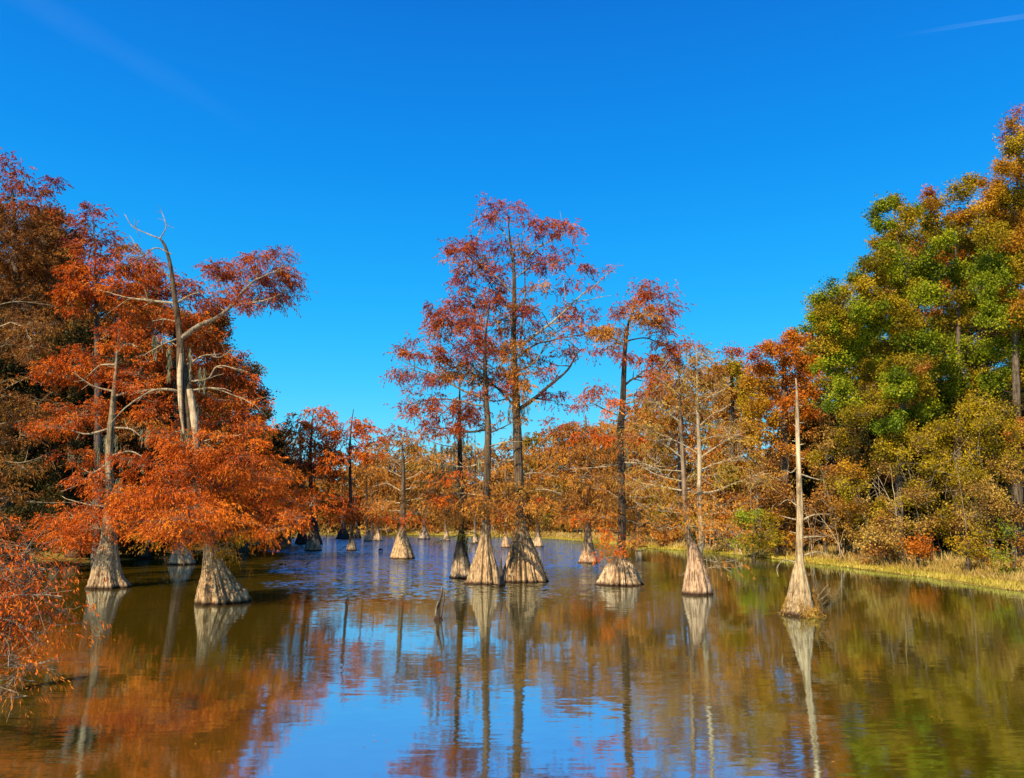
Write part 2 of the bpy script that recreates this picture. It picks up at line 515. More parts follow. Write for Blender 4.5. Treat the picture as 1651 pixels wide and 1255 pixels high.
        for d, nm in ((rest, 'small_boughs'), (tw, 'twigs')):
            for mat, L in d.items():
                vs, qs, o = [], [], 0
                for V, Q in L:
                    vs.append(V); qs.append(Q + o); o += len(V)
                o_ = link(nm, make_mesh(nm, np.vstack(vs) - s.base, np.vstack(qs), BARK[mat], smooth=True), root)
                tag(o_, kind='stuff')
        for V, tn in s.ms:
            link('hanging_moss', make_mesh('hanging_moss', V - s.base, np.arange(len(V)).reshape(-1, 4), LEAF['moss'], tn), root)
        names = {'moss': 'hanging_moss', 'lime': foliage_name, 'straw': 'dry_grass'}
        for pal, L in s.lv.items():
            V = np.vstack([a for a, b in L]); t = np.concatenate([b for a, b in L])
            nm = names.get(pal, foliage_name)
            link(nm, make_mesh(nm, V - s.base, np.arange(len(V)).reshape(-1, 4), LEAF[pal], t), root)
        return root


# ------------------------------------------------------------------ lake shore and ground
def shore(x, y):
    p = at(x, y, ground_Y(y)); return (p[0], p[1])


right_shore = [(14, -30), (14, 6), (18.5, 18), shore(1660, 957), shore(1555, 941), shore(1470, 929), shore(1415, 922), shore(1340, 913),
               shore(1280, 905), shore(1200, 897), shore(1100, 888), shore(1060, 886), shore(1000, 879), shore(930, 872),
               shore(850, 867), shore(760, 865), shore(690, 863), shore(620, 862), shore(560, 862)]
left_shore = [shore(520, 863), shore(470, 868), shore(430, 874), shore(400, 882), shore(340, 890), shore(250, 899), shore(120, 912),
              shore(0, 925), (-20, 22), (-11, 9), (-11, -30)]
LAKE = np.array(right_shore + left_shore)


def sdist(X, Y):
    """signed distance to the lake outline, negative on the water"""
    P = np.stack([X.ravel(), Y.ravel()], 1)
    A = LAKE; B = np.roll(LAKE, -1, 0)
    best = np.full(len(P), 1e9); inside = np.zeros(len(P), bool)
    for a, b in zip(A, B):
        e = b - a; w = P - a
        t = np.clip(w @ e / (e @ e), 0, 1)
        best = np.minimum(best, np.linalg.norm(w - t[:, None] * e, axis=1))
        c = (a[1] > P[:, 1]) != (b[1] > P[:, 1])
        xx = a[0] + (P[:, 1] - a[1]) / (e[1] if abs(e[1]) > 1e-9 else 1e-9) * e[0]
        inside ^= c & (P[:, 0] < xx)
    return np.where(inside, -best, best).reshape(X.shape)


def ground_z(X, Y):
    d = sdist(X, Y)
    wob = .25 * np.sin(X * .9 + 1.3 * np.sin(Y * .31)) + .2 * np.sin(Y * .7 + X * .23)
    d = d + wob * .8
    z = np.where(d < 0, -1.2 + 1.25 * np.exp(d / 1.6) - .02, .03 + .55 * (1 - np.exp(-np.maximum(d, 0) / 7)))
    return z + np.where(d > 1, .06 * np.sin(X * 1.7) * np.cos(Y * 1.3), 0) + np.clip(d - 30, 0, 60) * .02


def build_ground():
    xs = np.concatenate([-np.geomspace(4000, 95, 14), np.arange(-90, 90.1, 1.0), np.geomspace(95, 4000, 14)])
    ys = np.concatenate([[-4000, -1500, -500, -150, -60], np.arange(-30, 215, 1.25), np.geomspace(220, 5000, 14)])
    X, Y = np.meshgrid(xs, ys)
    Z = ground_z(X, Y)
    V = np.stack([X.ravel(), Y.ravel(), Z.ravel()], 1)
    nx, ny = len(xs), len(ys)
    i = (np.arange(ny - 1)[:, None] * nx + np.arange(nx - 1)[None]).ravel()
    Q = np.stack([i, i + 1, i + nx + 1, i + nx], 1)
    m, nt, N, L = nodes_of('leaf_litter_ground')
    tc = N.new('ShaderNodeTexCoord')
    n1 = N.new('ShaderNodeTexNoise'); n1.inputs['Scale'].default_value = .35; n1.inputs['Detail'].default_value = 8
    n2 = N.new('ShaderNodeTexNoise'); n2.inputs['Scale'].default_value = 9; n2.inputs['Detail'].default_value = 4
    L.new(tc.outputs['Object'], n1.inputs['Vector']); L.new(tc.outputs['Object'], n2.inputs['Vector'])
    r1 = ramp(N, [(.35, (.16, .10, .025)), (.5, (.30, .22, .04)), (.65, (.24, .14, .04))]); L.new(n1.outputs['Fac'], r1.inputs['Fac'])
    r2 = ramp(N, [(.35, (.45, .42, .38)), (.6, (1.2, 1.15, 1.0))]); L.new(n2.outputs['Fac'], r2.inputs['Fac'])
    mx = N.new('ShaderNodeMix'); mx.data_type = 'RGBA'; mx.blend_type = 'MULTIPLY'; mx.inputs['Factor'].default_value = 1
    L.new(r1.outputs[0], mx.inputs['A']); L.new(r2.outputs[0], mx.inputs['B'])
    b = N.new('ShaderNodeBump'); b.inputs['Strength'].default_value = .8; b.inputs['Distance'].default_value = .08
    L.new(n2.outputs['Fac'], b.inputs['Height'])
    p = N.new('ShaderNodeBsdfPrincipled'); p.inputs['Roughness'].default_value = 1
    p.inputs['Specular IOR Level'].default_value = .1
    L.new(mx.outputs['Result'], p.inputs['Base Color']); L.new(b.outputs[0], p.inputs['Normal'])
    o = N.new('ShaderNodeOutputMaterial'); L.new(p.outputs[0], o.inputs['Surface'])
    tag(link('ground', make_mesh('ground', V, Q, m, smooth=True)), kind='structure')


build_ground()


def build_water():
    m, nt, N, L = nodes_of('murky_lake_water')
    tc = N.new('ShaderNodeTexCoord')
    def noise(scale, sx, sy, det=3):
        mp = N.new('ShaderNodeMapping'); mp.inputs['Scale'].default_value = (sx, sy, 1)
        n = N.new('ShaderNodeTexNoise'); n.inputs['Scale'].default_value = scale; n.inputs['Detail'].default_value = det
        L.new(tc.outputs['Object'], mp.inputs[0]); L.new(mp.outputs[0], n.inputs['Vector'])
        return n
    fine = noise(3.2, .8, 1.7, 3)
    tiny = noise(5.5, .45, 2.4, 4)
    swell = noise(.8, .6, 1.4, 2)
    patch = noise(.10, .6, 1.0, 3)
    # breeze: stronger out on the open middle of the lake (world position), patchy elsewhere
    sep = N.new('ShaderNodeSeparateXYZ'); L.new(tc.outputs['Object'], sep.inputs[0])
    pr = N.new('ShaderNodeMapRange'); pr.inputs['From Min'].default_value = .42; pr.inputs['From Max'].default_value = .62
    pr.inputs['To Min'].default_value = .45; pr.inputs['To Max'].default_value = 1.25
    L.new(patch.outputs['Fac'], pr.inputs['Value'])
    # wind patch bounded by a line along the sheltered left bank and one along the right
    def lin(ax, ay, c, lo, hi):
        m1 = N.new('ShaderNodeMath'); m1.operation = 'MULTIPLY_ADD'; L.new(sep.outputs['Y'], m1.inputs[0]); m1.inputs[1].default_value = ay; m1.inputs[2].default_value = c
        m2 = N.new('ShaderNodeMath'); m2.operation = 'MULTIPLY_ADD'; L.new(sep.outputs['X'], m2.inputs[0]); m2.inputs[1].default_value = ax; L.new(m1.outputs[0], m2.inputs[2])
        wob = N.new('ShaderNodeMath'); wob.operation = 'MULTIPLY_ADD'; L.new(patch.outputs['Fac'], wob.inputs[0]); wob.inputs[1].default_value = 9.0; L.new(m2.outputs[0], wob.inputs[2])
        q = N.new('ShaderNodeMapRange'); q.interpolation_type = 'SMOOTHSTEP'; q.inputs['From Min'].default_value = lo; q.inputs['From Max'].default_value = hi
        L.new(wob.outputs[0], q.inputs['Value']); return q.outputs[0]
    def times(a, b):
        q = N.new('ShaderNodeMath'); q.operation = 'MULTIPLY'; L.new(a, q.inputs[0])
        if isinstance(b, float): q.inputs[1].default_value = b
        else: L.new(b, q.inputs[1])
        return q.outputs[0]
    w_all = times(times(lin(1, .30, -4.5, -1.5, 1.5), lin(-1, .06, 3.0, 0, 9)), lin(0, 1, -4.5, 27, 58))
    def slopes(n, k0, k1):
        sub = N.new('ShaderNodeVectorMath'); sub.operation = 'SUBTRACT'; L.new(n.outputs['Color'], sub.inputs[0]); sub.inputs[1].default_value = (.5, .5, .5)
        am = N.new('ShaderNodeMath'); am.operation = 'MULTIPLY_ADD'; L.new(w_all, am.inputs[0]); am.inputs[1].default_value = k1; L.new(times(pr.outputs[0], k0), am.inputs[2])
        sc = N.new('ShaderNodeVectorMath'); sc.operation = 'SCALE'; L.new(sub.outputs[0], sc.inputs[0]); L.new(am.outputs[0], sc.inputs['Scale'])
        return sc.outputs[0]
    sA = slopes(fine, .036, 2.6); sB = slopes(swell, .016, .3)
    sm = N.new('ShaderNodeVectorMath'); sm.operation = 'ADD'; L.new(sA, sm.inputs[0]); L.new(sB, sm.inputs[1])
    sC = slopes(tiny, .055, .2); sm2 = N.new('ShaderNodeVectorMath'); sm2.operation = 'ADD'; L.new(sm.outputs[0], sm2.inputs[0]); L.new(sC, sm2.inputs[1]); sm = sm2
    fl = N.new('ShaderNodeVectorMath'); fl.operation = 'MULTIPLY'; L.new(sm.outputs[0], fl.inputs[0]); fl.inputs[1].default_value = (.6, 1, 0)
    up = N.new('ShaderNodeVectorMath'); up.operation = 'ADD'; L.new(fl.outputs[0], up.inputs[0]); up.inputs[1].default_value = (0, 0, 1)
    b = N.new('ShaderNodeVectorMath'); b.operation = 'NORMALIZE'; L.new(up.outputs[0], b.inputs[0])
    g = N.new('ShaderNodeBsdfGlossy'); g.inputs['Roughness'].default_value = .045
    g.inputs['Color'].default_value = (.66, .84, 1.0, 1)
    d = N.new('ShaderNodeBsdfDiffuse')
    mud = ramp(N, [(.35, (.20, .112, .004)), (.65, (.165, .105, .004))]); L.new(patch.outputs['Fac'], mud.inputs['Fac'])
    L.new(mud.outputs[0], d.inputs['Color'])
    L.new(b.outputs[0], g.inputs['Normal'])
    lw = N.new('ShaderNodeLayerWeight'); lw.inputs['Blend'].default_value = .5
    mr = N.new('ShaderNodeMapRange'); mr.inputs['From Min'].default_value = .5; mr.inputs['From Max'].default_value = 1
    mr.inputs['To Min'].default_value = .72; mr.inputs['To Max'].default_value = .88
    L.new(lw.outputs['Facing'], mr.inputs['Value'])
    mx = N.new('ShaderNodeMixShader'); L.new(mr.outputs[0], mx.inputs[0]); L.new(d.outputs[0], mx.inputs[1]); L.new(g.outputs[0], mx.inputs[2])
    o = N.new('ShaderNodeOutputMaterial'); L.new(mx.outputs[0], o.inputs['Surface'])
    xs = np.linspace(-120, 120, 7); ys = np.linspace(-60, 215, 7)
    X, Y = np.meshgrid(xs, ys)
    V = np.stack([X.ravel(), Y.ravel(), X.ravel() * 0], 1)
    i = (np.arange(6)[:, None] * 7 + np.arange(6)[None]).ravel()
    tag(link('water', make_mesh('water', V, np.stack([i, i + 1, i + 8, i + 7], 1), m)), kind='structure')


build_water()


def build_grass(name, label, pts, h0, h1, pal, spread, n, w=.03):
    """blades rooted round shore points"""
    P = np.array(pts)
    seg = rng.integers(0, len(P) - 1, n); t = rng.uniform(0, 1, (n, 1))
    lens = np.linalg.norm(P[1:] - P[:-1], axis=1)
    wgt = (lens / (P[:-1, 1] + 10)); seg = rng.choice(len(P) - 1, n, p=wgt / wgt.sum())
    Q = P[seg] * (1 - t) + P[seg + 1] * t
    e = (P[seg + 1] - P[seg]); nn = np.stack([e[:, 1], -e[:, 0]], 1); nn /= np.linalg.norm(nn, axis=1, keepdims=True)
    clump = rng.integers(0, max(20, n // 40), n)
    co = rng.uniform(spread[0], spread[1], max(20, n // 40))
    Q = Q + nn * (rng.uniform(spread[0], spread[1], (n, 1)))
    Z = ground_z(Q[:, 0], Q[:, 1])
    ok = Z > 0.0
    Q, Z = Q[ok], Z[ok]
    n = len(Q)
    px = Q[:, 1] / RPX
    tuft = .5 + .5 * np.sin(Q[:, 0] * 1.1 + 2 * np.sin(Q[:, 1] * .4)) * np.sin(Q[:, 1] * .37 + 1)
    H = rng.uniform(h0, h1, n) * (.5 + tuft * .9)
    D = rng.normal(0, .38, (n, 3)); D[:, 2] = 1; D /= np.linalg.norm(D, axis=1, keepdims=True)
    V, F4 = leaves(np.stack([Q[:, 0], Q[:, 1], Z - .03], 1), D, H, np.maximum(w, px * .9))
    tn = np.clip(.25 + .5 * tuft + rng.normal(0, .16, n), 0, 1)
    tag(link(name, make_mesh(name, V, F4, LEAF[pal], np.repeat(tn, 4))), label, 'grass', kind='stuff')


build_grass('grass', 'low yellow green grass on the sunlit bank', right_shore[2:], .10, .30, 'grass', (.0, 8), 90000)
build_grass('tall_grass', 'tall straw coloured dry grass along the bank', right_shore[2:], .25, .75, 'straw', (1.2, 10), 34000, .025)

# ------------------------------------------------------------------ cypresses standing in the water
G1 = 'cypresses standing in the lake'
# first of the left pair
t = Tree('cypress_tree', 'slender mossy cypress with bleached upper trunk and fluted base, beside the broken giant', 'tree', 168, 948, group=G1)
t.trunk([(170, 948, 60), (170, 935, 47), (171, 915, 38), (173, 893, 31), (175, 870, 24), (177, 800, 14), (176, 740, 12), (180, 680, 11), (186, 610, 6), (189, 565, 3), (192, 530, 1.2)], 'grey', 9, .42)
for L in [[(186, 588), (160, 590), (135, 612)], [(185, 632), (150, 622), (118, 600)], [(183, 640), (215, 630), (240, 640)], [(180, 690), (210, 693), (238, 715)],
          [(178, 735), (215, 728), (250, 752)], [(177, 775), (135, 780), (98, 792)], [(180, 690), (140, 700), (100, 690)], [(176, 790), (215, 785), (240, 795)],
          [(178, 745), (150, 760), (125, 750)], [(177, 815), (140, 812), (100, 800)], [(188, 570), (205, 555), (222, 560)]]:
    t.limb(L, 5, 1.2, mat='limb_pale', sub=5)
t.clusters([(110, 600, 45, 20), (150, 585, 45, 22), (195, 550, 32, 18), (222, 598, 38, 20), (85, 595, 20, 16), (205, 622, 34, 12), (130, 665, 55, 16), (100, 685, 42, 13), (160, 650, 25, 12),
            (125, 738, 36, 12), (150, 770, 40, 12), (120, 828, 58, 15), (160, 845, 55, 17), (90, 850, 32, 13), (205, 835, 45, 16), (120, 868, 36, 13), (90, 862, 18, 12),
            (165, 872, 30, 8), (98, 882, 6, 7, 'lime', .5)], 'orange', .85)
t.moss([(235, 690, 10, 30), (215, 735, 22, 26), (178, 700, 10, 50), (170, 745, 14, 50), (195, 770, 12, 30), (150, 715, 10, 30)], 170)
t.grow('limb_pale').finish()

# broken giant
t = Tree('cypress_tree', 'leaning giant cypress with broken bleached top and one red leafy limb reaching over the water', 'tree', 350, 972, group=G1)
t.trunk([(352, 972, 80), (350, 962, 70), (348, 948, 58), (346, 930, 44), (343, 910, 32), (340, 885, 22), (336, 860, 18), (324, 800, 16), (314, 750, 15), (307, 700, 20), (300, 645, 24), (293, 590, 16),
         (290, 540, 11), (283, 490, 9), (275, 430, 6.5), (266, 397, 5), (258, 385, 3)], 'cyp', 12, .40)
t.trunk([(306, 628, 10), (312, 665, 12), (316, 710, 9), (318, 752, 3)], 'dead', 0, name='split_wood', dz=-.45, attach=False)
t.trunk([(293, 570, 6), (290, 610, 9), (292, 660, 7), (296, 700, 2)], 'dead', 0, name='split_wood', dz=-.35, attach=False)
for L, w in [([(258, 385), (235, 376), (213, 366), (200, 345)], 3), ([(258, 385), (268, 365), (260, 340)], 2.5), ([(291, 547), (320, 526), (350, 512), (375, 490), (397, 465), (430, 445), (462, 430)], 9.2),
             ([(375, 492), (410, 488), (440, 480), (465, 465)], 4), ([(283, 490), (240, 485), (200, 480), (160, 468)], 6), ([(281, 455), (255, 432), (225, 405), (208, 380)], 4), ([(276, 410), (250, 400), (225, 415), (195, 410)], 3),
             ([(294, 592), (330, 574), (352, 578), (372, 565)], 5), ([(300, 615), (335, 610), (352, 590), (400, 600)], 5), ([(303, 630), (345, 628), (385, 642), (405, 652)], 5),
             ([(300, 632), (250, 630), (205, 658), (172, 692)], 6), ([(286, 488), (306, 478), (326, 472)], 4), ([(288, 520), (265, 515), (245, 518)], 3), ([(290, 545), (265, 555), (230, 575)], 4),
             ([(310, 720), (350, 705), (390, 700)], 4), ([(290, 560), (262, 548), (262, 570)], 3)]:
    t.limb(L, w, 1.3, mat='limb_pale' if w < 9 else 'limb', sub=5, dz=-1.2 if w > 9 else None)
t.clusters([(345, 478, 24, 16), (352, 448, 24, 15), (380, 430, 34, 14), (415, 418, 26, 12), (455, 415, 22, 11), (400, 450, 36, 14), (440, 448, 36, 12), (468, 452, 18, 16),
            (420, 478, 38, 12), (455, 482, 22, 16), (395, 490, 24, 10), (370, 500, 26, 10, 'red', .3), (250, 430, 22, 12, 'red', .5), (228, 410, 20, 10, 'red', .5)], 'red', 1.0, spread=1.0)
t.clusters([(345, 765, 80, 30), (275, 790, 72, 30), (405, 790, 60, 28), (230, 815, 48, 24), (435, 820, 46, 24), (310, 830, 75, 24), (385, 838, 60, 18), (475, 800, 24, 18), (455, 848, 30, 14),
            (255, 850, 46, 14), (330, 720, 50, 22), (385, 735, 50, 24), (300, 855, 55, 12), (350, 850, 50, 14), (420, 760, 40, 20), (365, 880, 14, 10, 'gold'), (385, 868, 22, 10, 'gold'), (240, 870, 12, 8, 'gold')], 'orange_sunlit', .86)
t.clusters([(225, 745, 36, 14), (265, 700, 40, 14), (400, 690, 36, 14), (440, 760, 30, 12), (300, 740, 30, 12), (190, 790, 30, 12, 'orange_sunlit'), (215, 862, 24, 8, 'orange_sunlit'), (290, 872, 20, 9, 'orange_sunlit'), (430, 862, 22, 8, 'orange_sunlit'), (482, 835, 20, 10, 'orange_sunlit'), (325, 878, 14, 10, 'gold', .7), (500, 812, 18, 8, 'orange_sunlit', .7), (372, 640, 34, 14), (250, 660, 36, 12)], 'orange', .75)
t.moss([(305, 560, 8, 60), (250, 540, 6, 35), (268, 560, 8, 50), (330, 590, 8, 40), (315, 650, 12, 60), (300, 690, 12, 50)], 130)
t.grow('limb').finish()

# centre group
t = Tree('cypress_tree', 'tallest cypress in open water, wide fluted base crossed by dark looping roots', 'tree', 844, 938, group=G1)
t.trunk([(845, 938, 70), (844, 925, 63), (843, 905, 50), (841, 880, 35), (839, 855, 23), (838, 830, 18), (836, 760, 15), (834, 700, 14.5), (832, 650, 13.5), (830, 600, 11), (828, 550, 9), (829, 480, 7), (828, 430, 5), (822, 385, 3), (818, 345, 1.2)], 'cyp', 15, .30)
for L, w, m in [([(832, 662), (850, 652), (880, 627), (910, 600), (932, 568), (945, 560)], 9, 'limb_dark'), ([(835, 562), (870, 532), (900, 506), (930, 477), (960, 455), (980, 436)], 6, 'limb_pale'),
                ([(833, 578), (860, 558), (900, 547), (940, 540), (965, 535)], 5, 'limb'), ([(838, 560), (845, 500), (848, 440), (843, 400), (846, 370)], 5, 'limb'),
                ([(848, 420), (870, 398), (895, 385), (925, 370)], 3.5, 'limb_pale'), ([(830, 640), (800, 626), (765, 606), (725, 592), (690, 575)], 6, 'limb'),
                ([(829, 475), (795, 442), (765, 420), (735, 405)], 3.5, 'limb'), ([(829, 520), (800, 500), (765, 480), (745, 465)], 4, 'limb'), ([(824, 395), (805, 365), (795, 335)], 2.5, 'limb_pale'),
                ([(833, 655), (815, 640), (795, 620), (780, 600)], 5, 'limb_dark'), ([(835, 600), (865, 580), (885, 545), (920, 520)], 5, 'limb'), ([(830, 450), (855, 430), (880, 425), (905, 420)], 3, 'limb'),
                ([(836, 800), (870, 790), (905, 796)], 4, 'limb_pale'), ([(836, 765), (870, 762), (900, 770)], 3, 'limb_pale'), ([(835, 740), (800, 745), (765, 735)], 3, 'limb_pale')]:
    t.limb(L, w, 1.2, mat=m, sub=6)
t.clusters([(792, 328, 20, 12, 'crimson', .6), (820, 330, 26, 14, 'crimson', .5), (778, 345, 16, 9, 'crimson', .8), (845, 362, 18, 10, 'crimson', .6), (880, 368, 26, 11, 'red', .9), (908, 370, 20, 9, 'red', 1), (926, 376, 8, 8, 'crimson'),
            (800, 360, 20, 9, 'crimson', .4), (740, 402, 28, 12, 'red', .8), (770, 398, 26, 12, 'red', .9), (805, 395, 20, 10, 'crimson', .7), (716, 400, 14, 10, 'crimson', .8), (760, 440, 34, 13, 'red'), (792, 458, 28, 14, 'red', .9), (742, 458, 18, 14, 'crimson', .8),
            (885, 412, 18, 12, 'crimson', .7), (880, 432, 24, 8, 'crimson', .7), (904, 425, 18, 8, 'crimson', .8), (865, 455, 18, 12, 'rust', .7), (840, 490, 25, 18, 'rust', .8), (815, 515, 24, 18, 'red', .8), (925, 450, 18, 7, 'crimson', .7), (945, 438, 20, 9, 'red', .9), (972, 436, 12, 8, 'crimson', .5),
            (832, 560, 24, 24, 'rust', .9), (872, 500, 20, 10, 'crimson', .6), (900, 500, 25, 9, 'crimson', .5), (852, 530, 24, 14, 'red', .7), (800, 485, 30, 14, 'red', .8), (762, 488, 34, 13, 'red', .9), (738, 488, 20, 12, 'crimson', .8),
            (840, 605, 22, 20, 'rust', 1), (836, 632, 18, 14, 'rust', .9), (882, 600, 18, 10, 'crimson', .7), (900, 572, 18, 12, 'crimson', .6), (888, 630, 18, 8, 'crimson', .9), (870, 575, 20, 12, 'crimson', .5), (925, 522, 22, 9, 'crimson', .4),
            (950, 505, 22, 12, 'red', .6), (962, 535, 22, 12, 'rust', .8), (920, 545, 20, 8, 'crimson', .5), (775, 560, 28, 12, 'crimson', .5), (790, 520, 22, 12, 'rust', .7), (895, 470, 18, 9, 'crimson', .5), (855, 410, 14, 14, 'crimson', .5)], den=.88, twigs=.8)
t.clusters([(845, 815, 50, 10, 'rust', .5), (885, 800, 32, 12, 'brown', .6), (800, 830, 30, 9, 'rust', .6), (870, 840, 40, 9, 'rust', .6), (830, 790, 40, 9, 'tan', .5), (900, 650, 16, 8, 'crimson', .5), (760, 640, 26, 9, 'red', .5), (860, 385, 20, 12, 'crimson', .5), (820, 420, 22, 14, 'red', .5), (790, 425, 20, 12, 'rust', .5), (875, 545, 26, 12, 'rust', .5), (800, 575, 26, 12, 'rust', .6), (770, 520, 26, 12, 'red', .6)], den=.9)
t.moss([(815, 660, 12, 30), (826, 645, 8, 45), (846, 655, 6, 25), (790, 625, 10, 25)], 90)
for L, w in [([(822, 915), (827, 890), (828, 876), (840, 874), (856, 885), (868, 905), (876, 925)], 4), ([(826, 880), (845, 896), (862, 912), (878, 936)], 4.5), ([(822, 900), (840, 898), (858, 905), (872, 920)], 3.5), ([(813, 938), (818, 915), (826, 895)], 4)]:
    t.limb(L, w, w * .7, dz=-.15, mat='limb_dark', kink=.2, lname='root')
for k in range(34):
    a_ = rng.uniform(0, 1); y_ = 345 + a_ * 300; hw_ = 30 + 100 * math.sin(math.pi * min(1, .12 + a_ * .75))
    t.cluster(838 + rng.uniform(-1, 1) * hw_, y_, rng.uniform(14, 26), rng.uniform(5, 9), ('red', 'crimson', 'rust')[rng.integers(3)], .42)
for k in range(8):
    t.cluster(840 + rng.uniform(-60, 60), rng.uniform(775, 850), rng.uniform(24, 40), rng.uniform(5, 8), ('rust', 'brown', 'tan')[rng.integers(3)], .5, dz=rng.uniform(-2.5, 1))
for _, g_ in t.lb['limb_dark'][-4:]:
    C = g_[0][0]
    C[:, 1] -= np.clip(1.15 - C[:, 2] * .28, .3, 1.2)
t.grow('limb_dark').finish()

t = Tree('cypress_tree', 'tall cypress with smooth flared base just beside the tallest one', 'tree', 782, 941, group=G1)
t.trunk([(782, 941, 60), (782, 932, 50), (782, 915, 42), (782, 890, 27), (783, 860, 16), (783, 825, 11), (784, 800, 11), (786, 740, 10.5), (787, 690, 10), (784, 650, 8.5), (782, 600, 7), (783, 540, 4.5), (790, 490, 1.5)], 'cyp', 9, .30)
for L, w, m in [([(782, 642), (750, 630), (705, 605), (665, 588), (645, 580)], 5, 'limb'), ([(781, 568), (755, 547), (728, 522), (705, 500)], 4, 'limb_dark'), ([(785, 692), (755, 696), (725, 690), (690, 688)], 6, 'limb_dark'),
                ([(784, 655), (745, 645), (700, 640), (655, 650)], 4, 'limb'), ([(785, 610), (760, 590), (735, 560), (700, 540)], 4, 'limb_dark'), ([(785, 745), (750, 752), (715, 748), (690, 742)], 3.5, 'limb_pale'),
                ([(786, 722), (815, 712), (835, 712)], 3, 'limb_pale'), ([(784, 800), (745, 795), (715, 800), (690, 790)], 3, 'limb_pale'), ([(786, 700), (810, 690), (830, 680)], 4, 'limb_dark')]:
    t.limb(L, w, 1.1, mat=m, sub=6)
t.clusters([(703, 498, 20, 9), (722, 515, 32, 11), (748, 512, 22, 10), (700, 525, 14, 11), (762, 532, 28, 11), (790, 548, 26, 12), (672, 545, 10, 8, 'crimson'), (690, 560, 24, 9), (650, 560, 12, 9),
            (666, 575, 24, 9), (702, 572, 24, 9), (732, 590, 34, 11, 'rust'), (650, 600, 18, 6, 'crimson'), (636, 606, 12, 6, 'crimson'), (682, 605, 28, 8), (742, 603, 28, 10, 'rust'), (772, 600, 26, 12, 'rust'), (802, 612, 22, 12, 'rust'),
            (652, 655, 10, 9, 'crimson'), (690, 648, 24, 10), (712, 662, 34, 11), (745, 672, 32, 12), (765, 655, 22, 9), (700, 690, 30, 7), (670, 665, 14, 8), (735, 690, 26, 10), (715, 545, 20, 8, 'crimson', .6), (750, 560, 22, 9, 'crimson', .6)],
           'red', .85, twigs=.8)
t.clusters([(760, 810, 60, 10, 'brown'), (720, 820, 40, 9, 'rust'), (690, 800, 36, 9, 'brown'), (745, 780, 40, 8, 'tan', .5)], den=.5)
for k in range(22):
    a_ = rng.uniform(0, 1)
    t.cluster(745 + rng.uniform(-1, 1) * (35 + 75 * a_), 500 + a_ * 190, rng.uniform(14, 26), rng.uniform(5, 8), ('red', 'crimson', 'rust')[rng.integers(3)], .45)
for k in range(9):
    t.cluster(750 + rng.uniform(-70, 60), rng.uniform(765, 850), rng.uniform(22, 40), rng.uniform(5, 8), ('rust', 'brown', 'orange')[rng.integers(3)], .5, dz=rng.uniform(-2.5, 1))
t.moss([(760, 695, 14, 32), (735, 690, 14, 25), (792, 700, 8, 50), (775, 740, 10, 26), (725, 750, 14, 20), (705, 745, 10, 20)], 100)
t.grow('limb_dark').finish()

t = Tree('cypress_tree', 'thin moss draped cypress, smallest of the three clustered in mid lake', 'tree', 743, 932, group=G1)
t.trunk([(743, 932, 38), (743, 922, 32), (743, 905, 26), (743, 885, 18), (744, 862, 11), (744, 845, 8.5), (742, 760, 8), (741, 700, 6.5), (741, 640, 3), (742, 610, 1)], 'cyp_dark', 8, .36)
for L, w in [([(742, 722), (715, 718), (690, 710)], 3), ([(742, 745), (765, 740), (780, 745)], 3), ([(742, 862), (722, 868), (700, 876), (686, 884)], 2.6), ([(742, 770), (705, 778), (670, 775)], 2.5),
             ([(743, 858), (765, 860), (778, 868)], 2.6), ([(742, 690), (760, 680), (775, 670)], 2.5), ([(742, 700), (715, 690), (700, 695)], 2.5)]:
    t.limb(L, w, 1, mat='limb', sub=4)
t.clusters([(742, 650, 20, 10, 'red', .7), (720, 700, 20, 8, 'rust', .6), (760, 872, 20, 12, 'olive', .35), (700, 785, 30, 10, 'rust', .5), (760, 800, 30, 8, 'brown', .5), (728, 835, 30, 9, 'rust', .6)], den=.8)
t.moss([(742, 695, 10, 60), (705, 715, 12, 24), (765, 742, 10, 24), (742, 750, 12, 40), (757, 865, 14, 24), (725, 720, 8, 24)], 110)
t.grow('limb').finish()

t = Tree('cypress_tree', 'dark cypress on a low skirt of knobbly roots, red tufts at its leaning top', 'tree', 1000, 943, group=G1)
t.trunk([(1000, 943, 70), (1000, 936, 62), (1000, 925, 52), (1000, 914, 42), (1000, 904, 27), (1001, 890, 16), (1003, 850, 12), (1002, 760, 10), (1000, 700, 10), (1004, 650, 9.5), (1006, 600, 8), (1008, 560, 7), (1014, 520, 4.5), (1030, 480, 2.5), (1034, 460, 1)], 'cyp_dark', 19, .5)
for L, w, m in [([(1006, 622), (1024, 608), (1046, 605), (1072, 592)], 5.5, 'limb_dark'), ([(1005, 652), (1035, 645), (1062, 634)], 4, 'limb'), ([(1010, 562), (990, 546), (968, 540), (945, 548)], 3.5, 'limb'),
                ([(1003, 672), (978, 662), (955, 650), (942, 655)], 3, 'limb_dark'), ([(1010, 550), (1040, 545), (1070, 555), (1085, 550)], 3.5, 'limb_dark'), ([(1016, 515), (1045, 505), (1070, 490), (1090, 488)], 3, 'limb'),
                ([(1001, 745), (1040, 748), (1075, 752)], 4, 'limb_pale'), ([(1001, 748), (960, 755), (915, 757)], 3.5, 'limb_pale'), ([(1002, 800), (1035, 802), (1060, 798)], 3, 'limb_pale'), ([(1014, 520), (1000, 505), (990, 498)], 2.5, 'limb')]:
    t.limb(L, w, 1.1, mat=m, sub=5)
